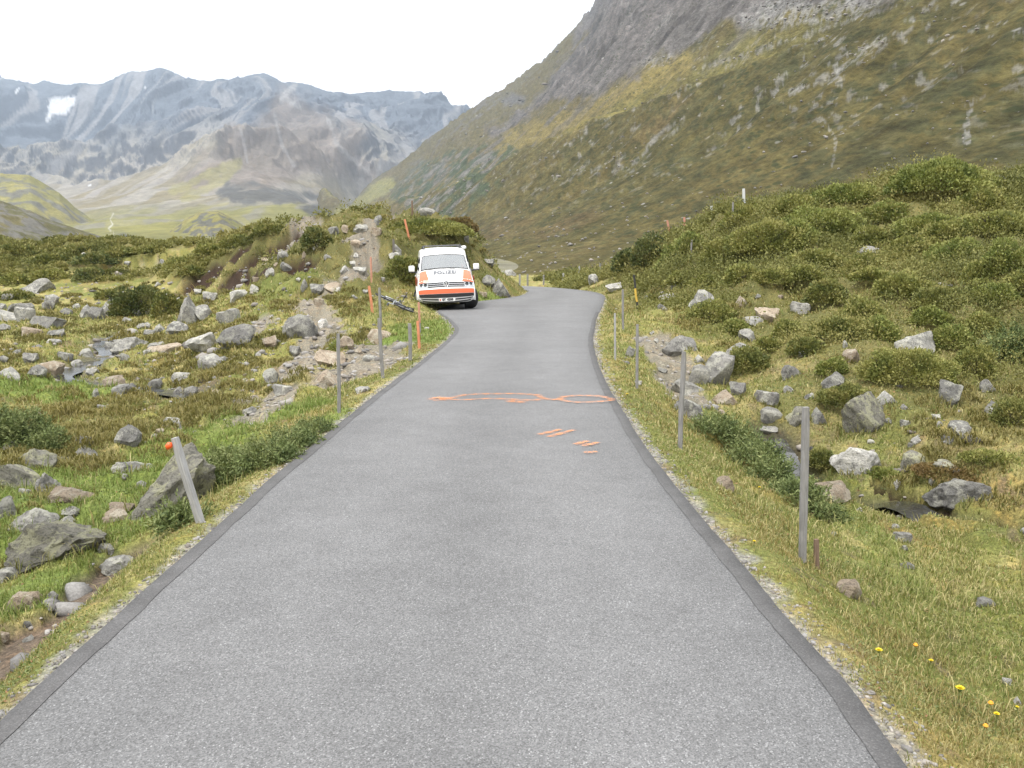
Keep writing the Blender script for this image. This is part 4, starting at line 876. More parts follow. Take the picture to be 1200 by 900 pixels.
# shrub mounds of the heath that can still be told apart as mounds
for (px, py, w, h) in [(992,250,84,28),(931,256,62,22),(962,282,100,34),(875,262,60,20),(901,306,100,36),(845,310,62,26),(1087,276,80,24),(1165,282,84,30),(1070,306,70,26),(957,322,70,26),(1014,318,52,20),(1122,312,80,26),(1180,318,60,30),(1053,348,62,24),(940,340,52,20),(832,376,62,20),(1165,362,60,26),(1155,330,60,24),(1010,376,56,24),(1150,250,60,26),(1140,440,52,30),(1040,262,60,22),(1075,352,50,20),(1020,338,46,18),(905,335,50,18),(870,328,46,18),(1090,385,50,22),(1030,395,46,20),(1150,395,50,24),(925,395,40,18),(860,392,36,16),(1195,345,50,24),(1110,285,60,22),(1020,290,50,20),(930,285,56,22),(800,335,40,16),(830,340,40,16),(900,412,34,16),(1150,350,46,20),(975,440,36,18),(1035,445,40,20),(790,310,40,20),(810,292,40,18)]:
    shrub(px, py+3, w, h*1.35, random.choice(['olive', 'olive', 'green', 'green']), 'rounded green heath mound growing among others on the right hill', 'heath mounds on the right hill', name='heath_mound', cat='heath mound')
for (px, py, w, h) in [(20,300,60,14),(60,312,50,14),(95,298,50,12),(140,303,50,12),(60,330,46,14),(20,335,40,14),(175,305,50,12),(215,312,46,12),(250,300,46,14),(280,288,46,14),(320,275,50,12),(230,330,40,16),(20,352,40,12),(128,352,34,12)]:
    shrub(px, py, w, h, random.choice(['olive', 'heath', 'heath']), 'low heath mound growing among others on the far left slope', 'heath mounds on the far left slope', name='heath_mound', cat='heath mound')
# ------------------------------------------------------------------ heath carpet between the mounds: one mass of dwarf shrubs
rg = np.random.default_rng(77)
cand = rg.random((110000, 2)); x = -75+cand[:, 0]*135; y = 10+cand[:, 1]*82
inv = (np.abs(np.arctan2(x, y)) < .72); he = grid_sample(HEATH, x, y); sd = grid_sample(GSD, x, y); ba = grid_sample(BARE, x, y)
r = np.hypot(x, y); pn = fbm2(x*.5, y*.5, 3, 83)
pr = np.clip(he*(1-.6*((x < 0)*(x > -16)*(y > 24)*(y < 52)))*1.25*sstep(.33, .45, pn)*np.where(x > 0, 1.0, .30), 0, 1)*(1-np.clip(ba*1.5, 0, 1))
k = inv & (sd > 1.6) & (rg.random(len(x)) < pr)
x, y, r = x[k], y[k], r[k]
RK = np.array(ROCKS); RK = RK[np.hypot(RK[:, 0], RK[:, 1]) > 8]; k = np.ones(len(x), bool)
for q in RK: k &= ~((np.abs(x-q[0]) < q[2]+.40) & (y > q[1]-q[3]-1.6) & (y < q[1]+q[3]+.25))
x, y, r = x[k], y[k], r[k]; z = gz(x, y); nC = len(x)
rad = rg.uniform(.22, .62, nC)*np.where(rg.random(nC) < .15, 1.5, 1); rad = np.where(x > 0, rad*rg.uniform(.8, 1.9, nC), rad); hh = rad*rg.uniform(.45, .95, nC); tone = fbm2(x*.3, y*.3, 3, 88)*1.3-.15+rg.normal(size=nC)*.10
def clumps(x, y, z, rad, hh, tone, per, size, pals, name, seed):
    rg = np.random.default_rng(seed); n = len(x); tot = n*per; ci = np.repeat(np.arange(n), per)
    th = rg.uniform(0, 2*PI, tot); cz = rg.random(tot); s_ = np.sqrt(1-cz*cz); d = np.stack([np.cos(th)*s_, np.sin(th)*s_, cz], 1)
    q = rg.random(tot)**.35*(.75+.5*vn3(d[:, 0]*2+ci*1.7, d[:, 1]*2, d[:, 2]*2+ci*.3, 3))
    P = d*q[:, None]*np.stack([rad[ci], rad[ci], hh[ci]], 1)+np.stack([x[ci], y[ci], z[ci]-.03], 1)
    D = d+np.array([0, 0, .4])+rg.normal(size=(tot, 3))*.55
    t = np.clip(tone[ci]+rg.normal(size=tot)*.10, 0, 1); A, B, Cc = [np.array(c) for c in pals]
    C = np.where((t < .5)[:, None], A+(B-A)*(t*2)[:, None], B+(Cc-B)*((t-.5)*2)[:, None])
    L = size[ci]*rg.uniform(.7, 1.6, tot)
    o = leaves(P, D, L, L*.6, C, name, M['leaf'], None, rg); tag(o, kind='stuff')
clumps(x, y, z, rad, hh, tone, 130, np.maximum(.028, r*.0021), ((.085,.095,.028), (.175,.175,.052), (.245,.22,.075)), 'heath', 5)
print('heath clumps', nC)
# ------------------------------------------------------------------ grass
def blades(x, y, z, L, Wd, C, lean, name, rg):
    n = len(x); a = rg.uniform(0, 2*PI, n); b_ = rg.uniform(0, 2*PI, n)
    s = np.stack([np.cos(a), np.sin(a), np.zeros(n)], 1)*(Wd/2)[:, None]
    dr = np.stack([np.cos(b_), np.sin(b_), np.zeros(n)], 1)*(lean*L)[:, None]
    B = np.stack([x, y, z-.004], 1); mid = B+dr*.35+np.stack([np.zeros(n), np.zeros(n), L*.6], 1); tip = B+dr+np.stack([np.zeros(n), np.zeros(n), L*np.sqrt(np.maximum(1-lean**2*.8, .08))], 1)
    V = np.stack([B-s, B+s, mid+s*.8, tip, mid-s*.8], 1).reshape(-1, 3)
    i = np.arange(n)*5; F = np.concatenate([np.stack([i, i+1, i+2, i+4], 1), np.stack([i+4, i+2, i+3, i+3], 1)])
    # triangles kept as separate mesh polygons
    me = bpy.data.meshes.new(name); me.vertices.add(len(V)); me.vertices.foreach_set('co', V.astype(np.float32).ravel())
    li = np.concatenate([np.stack([i, i+1, i+2, i+4], 1).ravel(), np.stack([i+4, i+2, i+3], 1).ravel()]).astype(np.int32)
    ls = np.concatenate([np.arange(n)*4, 4*n+np.arange(n)*3]).astype(np.int32)
    me.loops.add(len(li)); me.loops.foreach_set('vertex_index', li); me.polygons.add(2*n); me.polygons.foreach_set('loop_start', ls); me.update(calc_edges=True)
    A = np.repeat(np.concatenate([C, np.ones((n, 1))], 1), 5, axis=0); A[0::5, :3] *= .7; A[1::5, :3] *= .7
    at_ = me.attributes.new('Col', 'FLOAT_COLOR', 'POINT'); at_.data.foreach_set('color', A.astype(np.float32).ravel()); me.materials.append(M['grass'])
    o = link(name, me); tag(o, kind='stuff'); return o
rg = np.random.default_rng(99)
N = 1200000
az = rg.uniform(-.95, .95, N); r = np.exp(rg.uniform(math.log(2.0), math.log(48), N)); x = r*np.sin(az); y = r*np.cos(az)
sd = grid_sample(GSD, x, y); ba = np.clip(grid_sample(BARE, x, y), 0, 1); he = grid_sample(HEATH, x, y); lu = grid_sample(lush, x, y)
cl = fbm2(x*3.1, y*3.1, 3, 111); c2 = fbm2(x*.7, y*.7, 3, 112); c3 = fbm2(x*9, y*9, 2, 113)
pr = np.clip(.35+1.3*(cl-.28), .25, 1)*(1-ba)*(1-.6*he)*sstep(-.03, .22, sd+(c3-.5)*.3)
k = (sd > -.02) & (rg.random(N) < pr)
x, y, r, sd, he, lu, cl, c2, c3 = [v[k] for v in (x, y, r, sd, he, lu, cl, c2, c3)]; n = len(x); z = gz(x, y)
L = rg.uniform(.016, .048, n)*(.75+r*.055)*(.6+.9*cl)*(1+.35*lu)*(.55+.45*sstep(.1, 1.0, sd)); L *= np.where(rg.random(n) < .035, 2.6, 1)
Wd = np.maximum(.0032, r*.00095)*rg.uniform(.7, 1.3, n)
green = np.array([.17, .205, .055]); straw = np.array([.40, .35, .17]); oliv = np.array([.245, .235, .082]); gold = np.array([.27, .22, .085]); lushc = np.array([.165, .235, .055])
t = rg.random(n)
C = np.where((t < .38)[:, None], straw, np.where((t < .68)[:, None], oliv, green))
C = np.where(((c2 > .54) & (t > .35) & (t < .8))[:, None], gold, C); C = C+(lushc-C)*(lu*.75*(rg.random(n) < .9))[:, None]
C = C*(1+rg.normal(size=n)*.14).clip(.6, 1.4)[:, None]
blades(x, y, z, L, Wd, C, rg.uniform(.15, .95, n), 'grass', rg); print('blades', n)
# tufts growing up against the stones
px_l = []; 
for (rx_, ry_, a_, b_) in ROCKS:
    n_ = int(np.clip(90*(a_+b_)/.5, 14, 160)); th = rg.uniform(0, 2*PI, n_); q = rg.uniform(.86, 1.12, n_); px_l.append(np.stack([rx_+np.cos(th)*a_*q, ry_+np.sin(th)*b_*q, np.full(n_, min(a_, .35))], 1))
T_ = np.concatenate(px_l); r = np.hypot(T_[:, 0], T_[:, 1]); n = len(T_); t = rg.random(n)[:, None]
k = (grid_sample(GSD, T_[:, 0], T_[:, 1]) > .05) & (np.clip(grid_sample(BARE, T_[:, 0], T_[:, 1]), 0, 1) < .5); T_, r, t = T_[k], r[k], t[k]; n = len(T_)
C = np.array([.14, .16, .045])*(1-t)+np.array([.27, .235, .095])*t
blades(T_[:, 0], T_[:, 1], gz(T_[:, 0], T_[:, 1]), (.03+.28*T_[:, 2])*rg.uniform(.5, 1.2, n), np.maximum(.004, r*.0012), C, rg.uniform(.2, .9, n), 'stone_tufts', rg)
# low herbs and moss between the blades
Nh = 190000; az = rg.uniform(-.95, .95, Nh); r = np.exp(rg.uniform(math.log(2.1), math.log(16), Nh)); x = r*np.sin(az); y = r*np.cos(az)
sd = grid_sample(GSD, x, y); ba = np.clip(grid_sample(BARE, x, y), 0, 1); hp = fbm2(x*2.3, y*2.3, 3, 141)
k = (sd > .02) & (rg.random(Nh) < .9*sstep(.40, .58, hp)*(1-ba)*sstep(-.02, .18, sd)); x, y, r, hp = x[k], y[k], r[k], hp[k]; n = len(x)
P = np.stack([x, y, gz(x, y)+rg.uniform(.0, .018, n)], 1); D = rg.normal(size=(n, 3))*np.array([1, 1, .25])+np.array([0, 0, .25])
hue = fbm2(x*.9, y*.9, 3, 142); t = np.clip((hue-.5)*2.5+.5+rg.normal(size=n)*.2, 0, 1)[:, None]
C = np.array([.13, .165, .06])*(1-t)+np.array([.27, .25, .11])*t; C = np.where((rg.random(n) < .06)[:, None], np.array([.22, .12, .06]), C)*(1+rg.normal(size=n)*.15).clip(.6, 1.4)[:, None]
Lh = np.maximum(.011, r*.0022)*rg.uniform(.7, 1.6, n); tag(leaves(P, D, Lh, Lh*.6, C, 'ground_herbs', M['leaf'], None, rg), kind='stuff')
# tussocks: rounded tufts on both meadows
cand = rg.random((16000, 2)); az = (cand[:, 0]-.5)*1.45; r = np.exp(math.log(6.5)+cand[:, 1]*(math.log(55)-math.log(6.5))); x = r*np.sin(az); y = r*np.cos(az)
sd = grid_sample(GSD, x, y); ba = grid_sample(BARE, x, y); he = grid_sample(HEATH, x, y); lu = grid_sample(lush, x, y); c1 = fbm2(x*.45, y*.45, 3, 121)
k = (sd > 2.0) & (rg.random(len(x)) < .55*sstep(.40, .56, c1)*(1-np.clip(ba, 0, 1))*(1-.7*he)*(1-.8*lu)*sstep(9, 13, r+(x < 0)*3))
x, y, r = x[k], y[k], r[k]; nT = len(x); per = 90; ci = np.repeat(np.arange(nT), per); sc_ = rg.uniform(.10, .30, nT)*(.7+r*.012)
a = rg.uniform(0, 2*PI, nT*per); q = np.sqrt(rg.random(nT*per))
bx = x[ci]+np.cos(a)*q*sc_[ci]; by = y[ci]+np.sin(a)*q*sc_[ci]; bz = gz(x, y)[ci]+(1-q*q)*sc_[ci]*.45-.02
tt = np.clip(fbm2(x*.3, y*.3, 2, 131)[ci]+rg.normal(size=nT*per)*.18, 0, 1)
C = np.array([.14, .135, .042])+(np.array([.28, .23, .085])-np.array([.14, .135, .042]))*tt[:, None]
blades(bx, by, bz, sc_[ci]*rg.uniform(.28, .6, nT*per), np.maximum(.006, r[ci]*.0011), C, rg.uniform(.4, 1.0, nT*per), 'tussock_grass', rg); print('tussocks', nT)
# ------------------------------------------------------------------ stakes and posts
def wood(name, a, b_, stripes=60):
    m, nt, b, out = newmat(name); tc = nd(nt, 'TexCoord').outputs['Object']
    mp = nd(nt, 'Mapping'); lk(nt, tc, mp.inputs[0]); mp.inputs['Scale'].default_value = (stripes, stripes, 4)
    f = noise(nt, mp.outputs[0], 2.0, 6, .65); g = noise(nt, tc, 6, 4)
    c = mix(nt, 1.0, ramp(nt, f, [(.3, a), (.7, b_)]), ramp(nt, g, [(.3, .8), (.7, 1.15)]), 'MULTIPLY')
    lk(nt, c, b.inputs['Base Color']); b.inputs['Roughness'].default_value = .85; b.inputs['Specular IOR Level'].default_value = .2
    bump(nt, b, f, .4, .004); return m
M['wood'] = wood('weathered_wood', (.16, .155, .15), (.29, .28, .27)); M['wood_pale'] = wood('bleached_wood', (.25, .245, .24), (.40, .395, .385)); M['wood_brown'] = wood('brown_wood', (.13, .085, .06), (.22, .155, .115)); M['wood_dark'] = wood('dark_wood', (.10,.09,.08), (.19,.175,.16))
M['orange_paint'] = wood('orange_paint', (.52, .20, .10), (.62, .27, .16), 20); M['pink_paint'] = wood('faded_orange_paint', (.42, .19, .13), (.52, .28, .21), 20)
M['yellow_paint'] = simple('yellow_paint', (.60, .40, .07), .6); M['black_paint'] = simple('black_paint', (.03, .03, .03), .6, var=.3); M['orange_plastic'] = simple('orange_plastic', (.80, .11, .02), .35)
M['post_white'] = simple('pale_paint', (.55, .56, .56), .6)
def post(tx, ty, bx, by, wpx, mat, label, name='stake', group=None, cat=None, parts=None, Y=None, square=True, sink=.12):
    p = ghit(bx, by) if Y is None else at(bx, by, Y)
    Yb = p[1]; t = at(tx, ty, Yb); k = Yb/FPX*1.01; wd = wpx*k
    base = Vector(p); top = Vector(t); ax = (top-base); ln = ax.length; ax.normalize()
    root = empty(name, base); xa = Vector((1, 0, 0)); xa = (xa-ax*xa.dot(ax)).normalized(); root.rotation_euler = Matrix((xa, ax.cross(xa), ax)).transposed().to_euler(); tag(root, label, cat or name, group)
    segs = parts or [('shaft', mat, 0, 1)]
    rr = random.Random(int(tx*7+ty)); yaw = Matrix.Rotation(rr.uniform(-.5, .5), 3, 'Z') if square else None
    for nm, mt, a, b_ in segs:
        mb = MB(); z0 = a*ln-(sink if a == 0 else 0); z1 = b_*ln
        n = 10; bev = wd*.10
        prof = [(-.5,-.36),(-.36,-.5),(.36,-.5),(.5,-.36),(.5,.36),(.36,.5),(-.36,.5),(-.5,.36)] if square else [(math.cos(q*PI/4)*.5, math.sin(q*PI/4)*.5) for q in range(8)]
        V = []; Fc = []; lv = [z0+(z1-z0)*i/n for i in range(n+1)]
        for i, zv in enumerate(lv):
            s_ = 1-.06*rr.random()-(.12 if (i == n and b_ == 1) else 0); ox = (vn2(np.array([zv*3.]), np.array([tx*1.]), 3)[0]-.5)*wd*.25
            for u_, v_ in prof:
                q = Vector((u_*wd*s_+ox, v_*wd*s_*.9, zv)); V.append(yaw @ q if yaw is not None else q)
        for i in range(n):
            for k_ in range(8): Fc.append((i*8+k_, i*8+(k_+1) % 8, (i+1)*8+(k_+1) % 8, (i+1)*8+k_))
        Fc.append(tuple(range(n*8, n*8+8))); Fc.append(tuple(range(7, -1, -1)))
        mb.add(V, Fc); mb.build(nm, mt, root)
    return root, ln, wd
r_, ln, wd = post(204.5, 513, 235, 612, 9.5, M['wood_pale'], 'bleached wooden stake leaning left with an orange clip near its top', 'stake', cat='stake')
mb = MB(); k = wd/.95
mb.tube([(-wd*.45, 0, ln*.925), (-wd*.9, -.005, ln*.93)], [wd*.16, wd*.20], 8)
mb.tube([(-wd*.42, -.01, ln*.945), (-wd*.65, -.012, ln*.94), (-wd*1.0, -.014, ln*.92), (-wd*1.2, -.012, ln*.895)], [wd*.18, wd*.42, wd*.40, wd*.12], 10)
mb.build('clip', M['orange_plastic'], r_, True)
post(396.5, 391, 397.5, 484, 4.2, M['wood'], 'slim grey stake left of the tan rocks, second nearest on the left verge', cat='stake')
post(444, 373, 449, 443, 4.0, M['wood'], 'slim grey stake standing in the gravel between cream slab and road', cat='stake')
post(444.6, 337, 446.5, 384, 2.8, M['wood'], 'thin grey stake in front of the lying bicycle', cat='stake')
post(480, 379, 480.5, 423, 4.2, M['wood'], 'short thick grey stake at the left verge beside the orange one', cat='stake')
post(489, 376, 491.5, 409, 3.0, M['orange_paint'], 'orange stake at the road verge right of the short grey one', 'orange_stake', cat='stake', parts=[('shaft', M['orange_paint'], 0, 1)])
post(490.6, 354, 492.5, 390, 2.4, M['wood'], 'orange topped grey stake directly in front of the van bumper', 'orange_stake', cat='stake', parts=[('shaft', M['wood'], 0, .32), ('painted_top', M['pink_paint'], .32, 1)])
post(432.6, 335, 436.6, 367, 3.0, M['orange_paint'], 'leaning orange stake left of the lying bicycle', 'orange_stake', cat='stake')
post(434.6, 301, 435.4, 332, 1.9, M['pink_paint'], 'faded orange stake above the leaning one beside the trail', 'orange_stake', cat='stake')
post(474.3, 257, 479.6, 280, 2.1, M['orange_paint'], 'tilted orange stake against the dark mound behind the van', 'orange_stake', cat='stake')
post(461, 280, 461.6, 302, 2.2, M['wood_dark'], 'short dark grey post on the knoll left of the van', 'post', cat='post')
post(483, 235, 483, 254, 2.0, M['wood_brown'], 'brown post on the knoll skyline beside the summit rock', 'post', cat='post')
post(944.5, 477, 941, 659, 8.4, M['wood'], 'tall grey stake nearest the camera on the right road bank', cat='stake')
post(956.5, 632, 957.2, 666, 5.6, M['wood_brown'], 'short brown stub of a post beside the tall near stake', 'post_stub', cat='post')
post(801, 412, 797, 526, 5.2, M['wood'], 'grey stake in front of the right rubble gully', cat='stake')
post(747, 380, 746.8, 456, 3.2, M['wood'], 'thin grey stake on the right verge left of the rubble gully', cat='stake')
post(720.8, 367, 721, 422, 2.6, M['wood_pale'], 'thin pale stake nearest the road edge on the right', cat='stake')
post(730, 339, 730, 388, 2.4, M['wood'], 'thin grey stake between the pale stake and the yellow banded pole', cat='stake')
post(742.8, 322, 747.5, 366, 2.5, M['black_paint'], 'black pole with a yellow middle band leaning by the right hill foot', 'marker_pole', cat='marker pole', square=False, parts=[('lower_shaft', M['black_paint'], 0, .28), ('yellow_band', M['yellow_paint'], .28, .64), ('upper_shaft', M['black_paint'], .64, 1)])
post(782, 258, 785.5, 271, 2.0, M['pink_paint'], 'short leaning reddish post lowest on the right hill crest', 'post', cat='post')
post(802, 254.5, 802.5, 268, 2.2, M['pink_paint'], 'upright reddish post right of the leaning one on the hill crest', 'post', cat='post')
post(834, 241, 833.5, 254, 2.2, M['post_white'], 'white post on the hill crest right of the two reddish posts', 'post', cat='post')
post(859, 237, 858.5, 262, 2.0, M['wood'], 'thin grey brown post standing just below the hill crest', 'post', cat='post')
post(871.5, 221, 872.5, 238, 2.8, M['post_white'], 'topmost white post on the hill crest with a small hook', 'post', cat='post', parts=[('shaft', M['post_white'], 0, 1)])
post(810.5, 281, 809.5, 303, 2.0, M['wood'], 'weathered grey post on the hill flank under the white posts', 'post', cat='post')
for tx, ty, bx, by, lab, mt in ((609,321,609,335,'leftmost pale fence post beyond the road bend','wood_pale'),(618.3,321,618.3,335,'grey fence post beside the leftmost pale one beyond the bend','wood'),(637.2,322,637.2,334,'short fence post in the middle of the row beyond the bend','wood'),
                            (660.2,320,660.2,335,'pale fence post before the low bushes beyond the bend','wood_pale'),(679,312,679,328,'taller fence post with a crosspiece beyond the bend','wood_pale'),(703.4,307,703.4,326,'tall thin fence post farthest right beyond the bend','wood')):
    post(tx, ty, bx, by, 1.9, M[mt], lab, 'fence_post', 'fence posts beyond the bend', 'fence post')
# ------------------------------------------------------------------ spray marks
m, nt, b, out = newmat('orange_spray'); p = pos(nt)
b.inputs['Base Color'].default_value = (.80, .30, .09, 1); b.inputs['Roughness'].default_value = .8
a = attr(nt, 'Alpha', 'Fac'); n = noise(nt, p, 70, 4, .75); n2 = noise(nt, p, 9, 3, .6)
mm = nd(nt, 'Math', operation='MULTIPLY'); lk(nt, a, mm.inputs[0]); lk(nt, ramp(nt, n, [(.32, .25), (.58, 1.0)]), mm.inputs[1])
m3 = nd(nt, 'Math', operation='MULTIPLY'); lk(nt, mm.outputs[0], m3.inputs[0]); lk(nt, ramp(nt, n2, [(.2, .55), (.6, 1.0)]), m3.inputs[1])
tr = nd(nt, 'BsdfTransparent'); mx = nd(nt, 'MixShader'); lk(nt, m3.outputs[0], mx.inputs[0]); lk(nt, tr.outputs[0], mx.inputs[1]); lk(nt, b.outputs[0], mx.inputs[2]); lk(nt, mx.outputs[0], out.inputs[0]); M['spray'] = m
def roadz(x, y): return .022
def spray(lines, name, label, wid=.05, peak=.85):
    V = []; F = []; A = []
    for li, (pts, wk) in enumerate(lines):
        P = catmull([gp(480+a_/4.615, 440+b_/4.615, .024) for a_, b_ in pts], 10); arc = np.arange(len(P))*.1
        T = np.gradient(P, axis=0); T /= np.linalg.norm(T, axis=1)[:, None]+1e-9; Nn = np.stack([T[:, 1], -T[:, 0]], 1)
        w = wid*wk*(.7+.7*fbm2(arc*2+li*9, arc*0., 3, li+3)); z = .0245+.0012*li
        n0 = len(V); offs = (-1.5, -.7, 0, .7, 1.5); al = (0, .62, 1, .62, 0)
        e = np.minimum(np.arange(len(P)), np.arange(len(P))[::-1]); end = np.clip(e/3, 0, 1)
        for i in range(len(P)):
            for o_, a_ in zip(offs, al):
                q = P[i]+Nn[i]*w[i]*o_; V.append((q[0], q[1], z)); A.append(a_*peak*end[i]*(.75+.35*math.sin(i*.9+li)))
        k = len(offs)
        for i in range(len(P)-1):
            for j in range(k-1): F.append((n0+i*k+j, n0+i*k+j+1, n0+(i+1)*k+j+1, n0+(i+1)*k+j))
    o = link(name, mesh_np(name, np.array(V), np.array(F), [M['spray']], {'Alpha': np.array(A)})); tag(o, label, 'paint mark'); return o
spray([([(105,131),(150,120),(190,126),(300,105),(380,100),(470,99),(560,98),(640,101),(690,106),(715,120),(745,127),(800,128),(840,114),(890,109),(960,108),(1030,112),(1075,122),(1110,131)], 1),
       ([(120,136),(200,131),(300,131),(430,125),(540,128),(640,133),(720,130)], .9), ([(540,131),(575,143),(620,137)], 1.6), ([(1105,131),(1060,139),(960,145),(880,144),(820,133),(790,128)], 1), ([(140,120),(175,122),(195,130)], 1.3)], 'paint_mark', 'long orange sprayed outline stretching across the road', .040, .66)
for pts, lab in (([(690,320),(760,305),(825,287)], 'upper of the two long slanted orange strokes on the road'), ([(740,333),(820,312),(898,290)], 'lower of the two long slanted orange strokes on the road'),
                 ([(890,373),(930,362),(970,352)], 'left of the two short crossing orange strokes on the road'), ([(930,381),(980,370),(1025,358)], 'right of the two short crossing orange strokes on the road'), ([(938,415),(980,414),(1020,410)], 'shortest orange stroke, the one nearest the camera')):
    spray([(pts, 1)], 'paint_mark', lab, .026, .85)
# ------------------------------------------------------------------ flowers on the right verge
M['petal'] = simple('yellow_petal', (.80, .62, .02), .6, var=.1); M['petal_o'] = simple('orange_petal', (.75, .32, .02), .6, var=.1); M['stalk'] = simple('green_stalk', (.10, .14, .04), .7)
def flower(px, py, wpx, mat, label, tall=.09, bud=False):
    # the head is seen at (px,py): find where its stalk stands
    u, e = ray(px, py); Ys = np.linspace(1.8, 14, 900); g = gz(u*Ys, Ys)+tall-(EYE+e*Ys); k = np.nonzero(g > 0)[0]; Y = Ys[k[0]] if len(k) else 4.
    x = float(u*Y); z = float(gz(x, Y)[0]); r = wpx*Y/FPX/2*.85
    root = empty('flower', (x, Y, z)); tag(root, label, 'flower', 'yellow and orange flowers on the right verge')
    rr = random.Random(int(px)); sx, sy = rr.uniform(-.01, .01), rr.uniform(-.01, .01)
    MB().tube([(sx*2, sy*2, -.01), (sx, sy, tall*.5), (0, 0, tall)], .0013, 5).build('stem', M['stalk'], root)
    mb = MB()
    if bud:
        mb.tube([(0, 0, tall-r*.6), (0, 0, tall), (0, 0, tall+r*.7)], [r*.5, r*1.0, r*.5], 9)
    else:
        for ring, (n, rr_, up) in enumerate(((15, 1.0, .22), (11, .68, .42), (7, .38, .55))):
            for q in range(n):
                a = 2*PI*q/n+ring*.3; c_, s_ = math.cos(a), math.sin(a); w_ = 2.2/n
                V = [(0, 0, tall), (c_*r*rr_*.6-s_*r*w_*.8, s_*r*rr_*.6+c_*r*w_*.8, tall+r*up*.6), (c_*r*rr_, s_*r*rr_, tall+r*up), (c_*r*rr_*.6+s_*r*w_*.8, s_*r*rr_*.6-c_*r*w_*.8, tall+r*up*.6)]
                mb.add(V, [(0, 1, 2, 3)])
    mb.build('flower_head', mat, root)
    MB().tube([(0, 0, tall-r*.7), (0, 0, tall-.001)], [r*.25, r*.5], 8).build('calyx', M['stalk'], root)
for px, py, w_, o_, bud, lab in ((1125,807,15,0,0,'largest bright yellow dandelion like flower low in the right verge'),(1030,762,12,0,0,'yellow flower head left of a small orange one on the right verge'),(1073,756,7,1,1,'small orange flower right of the yellow one on the verge'),(1091,775,8,0,0,'pale yellow flat flower below the small orange one'),
                                 (1161,824,8,1,1,'orange flower head upper right of the largest yellow flower'),(1168,837,10,0,0,'yellow flower just below the orange head at the right edge'),(1155,851,8,1,1,'orange flower bud lowest near the right picture edge'),
                                 (884,635,6,0,0,'tiny yellow flower on the bank left of the tall near stake'),(890,572,5,0,0,'tiny yellow flower high on the bank by the creeping juniper'),(1192,829,6,0,0,'yellow flower cut close to the right picture edge'),(735,462,5,0,0,'tiny yellow flower on the verge beside the sprayed outline')):
    flower(px, py, w_, M['petal_o'] if o_ else M['petal'], lab, .10 if w_ > 9 else .07, bool(bud))
# ------------------------------------------------------------------ bicycle lying on the grass
M['bike'] = simple('black_frame', (.025, .028, .035), .35, coat=.4); M['rubber'] = simple('rubber', (.022, .022, .022), .85); M['alu'] = simple('aluminium', (.55, .57, .60), .3, .9); M['bikegrey'] = simple('grey_frame', (.22, .24, .27), .35)
A_ = ghit(446, 360)+np.array([0, 0, .26]); B_ = ghit(482, 370)+np.array([0, 0, .02])
fwd = Vector((A_[0]-B_[0], A_[1]-B_[1], A_[2]-B_[2])); mid_ = (Vector(A_)+Vector(B_))/2
print('bike span', fwd.length)
bike = empty('bicycle', mid_); tag(bike, 'black mountain bicycle lying on its side in the grass left of the van', 'bicycle')
fwd.normalize(); up0 = Vector((0, 0, 1)); side = fwd.cross(up0).normalized(); nrm = side.cross(fwd).normalized()
away = -side if side.y < 0 else side; lean = math.radians(86)      # lies on its side, wheels pointing away up the slope
vd = (mid_-Vector((0, 0, EYE))).normalized(); upv = (vd-fwd*vd.dot(fwd)).normalized(); sd2 = fwd.cross(upv).normalized(); sd2 = sd2 if sd2.z > 0 else -sd2; upv = (upv*math.cos(.12)+sd2*math.sin(.12)).normalized(); xv = fwd.cross(upv).normalized()
Rm = Matrix((xv, fwd, upv)).transposed(); bike.matrix_world = Matrix.Translation(mid_+Vector((0, 0, .10))-upv*.34) @ Rm.to_4x4() @ Matrix.Scale(.88, 4)
def bwheel(y):
    w = MB().lathe([(.315, -.024), (.335, -.022), (.35, 0), (.335, .022), (.315, .024)], 36, Matrix.Translation((0, y, .35)), True).build('wheel', M['rubber'], bike, True)
    MB().lathe([(.29, -.013), (.316, -.015), (.316, .015), (.29, .013)], 36, Matrix.Translation((0, y, .35)), True).build('rim', M['bike'], w, True)
    s_ = MB()
    for k in range(20):
        a = 2*PI*k/20; s_.tube([(.02*(-1)**k, y, .35), (0, y+math.cos(a)*.3, .35+math.sin(a)*.3)], .002, 4)
    s_.build('spokes', M['alu'], w); MB().tube([(-.06, y, .35), (.06, y, .35)], .022, 10).build('hub', M['bike'], w); return w
bwheel(.58); bwheel(-.58)
t = MB(); t.tube([(0, .42, .78), (0, .0, .32)], .026, 8).tube([(0, .40, .86), (0, -.17, .74)], .021, 8).tube([(0, 0, .32), (0, -.19, .86)], .019, 8).tube([(0, .40, .88), (0, .44, .72)], .028, 8)
for s_ in (-1, 1): t.tube([(.02*s_, 0, .32), (.07*s_, -.58, .35)], .011, 6).tube([(.02*s_, -.17, .74), (.07*s_, -.58, .35)], .009, 6)
t.build('frame', M['bike'], bike, True)
MB().box((0, .20, .545), (.055, .34, .07), Euler((math.radians(45), 0, 0)).to_matrix()).build('bottle_pack', M['bikegrey'], bike, bevel=.012)
f_ = MB()
for s_ in (-1, 1): f_.tube([(.05*s_, .45, .72), (.055*s_, .58, .35)], [.02, .014], 8)
f_.tube([(-.055, .45, .72), (.055, .45, .72)], .018, 8); f_.build('fork', M['alu'], bike, True)
hb = MB().tube([(0, .41, .88), (0, .40, .98), (0, .45, 1.0)], .017, 8).tube([(-.36, .42, 1.03), (-.12, .46, 1.0), (.12, .46, 1.0), (.36, .42, 1.03)], .014, 8).build('handlebar', M['bike'], bike, True)
for s_ in (-1, 1): MB().tube([(.24*s_, .44, 1.016), (.38*s_, .417, 1.033)], .019, 8).build('grip', M['rubber'], hb, True)
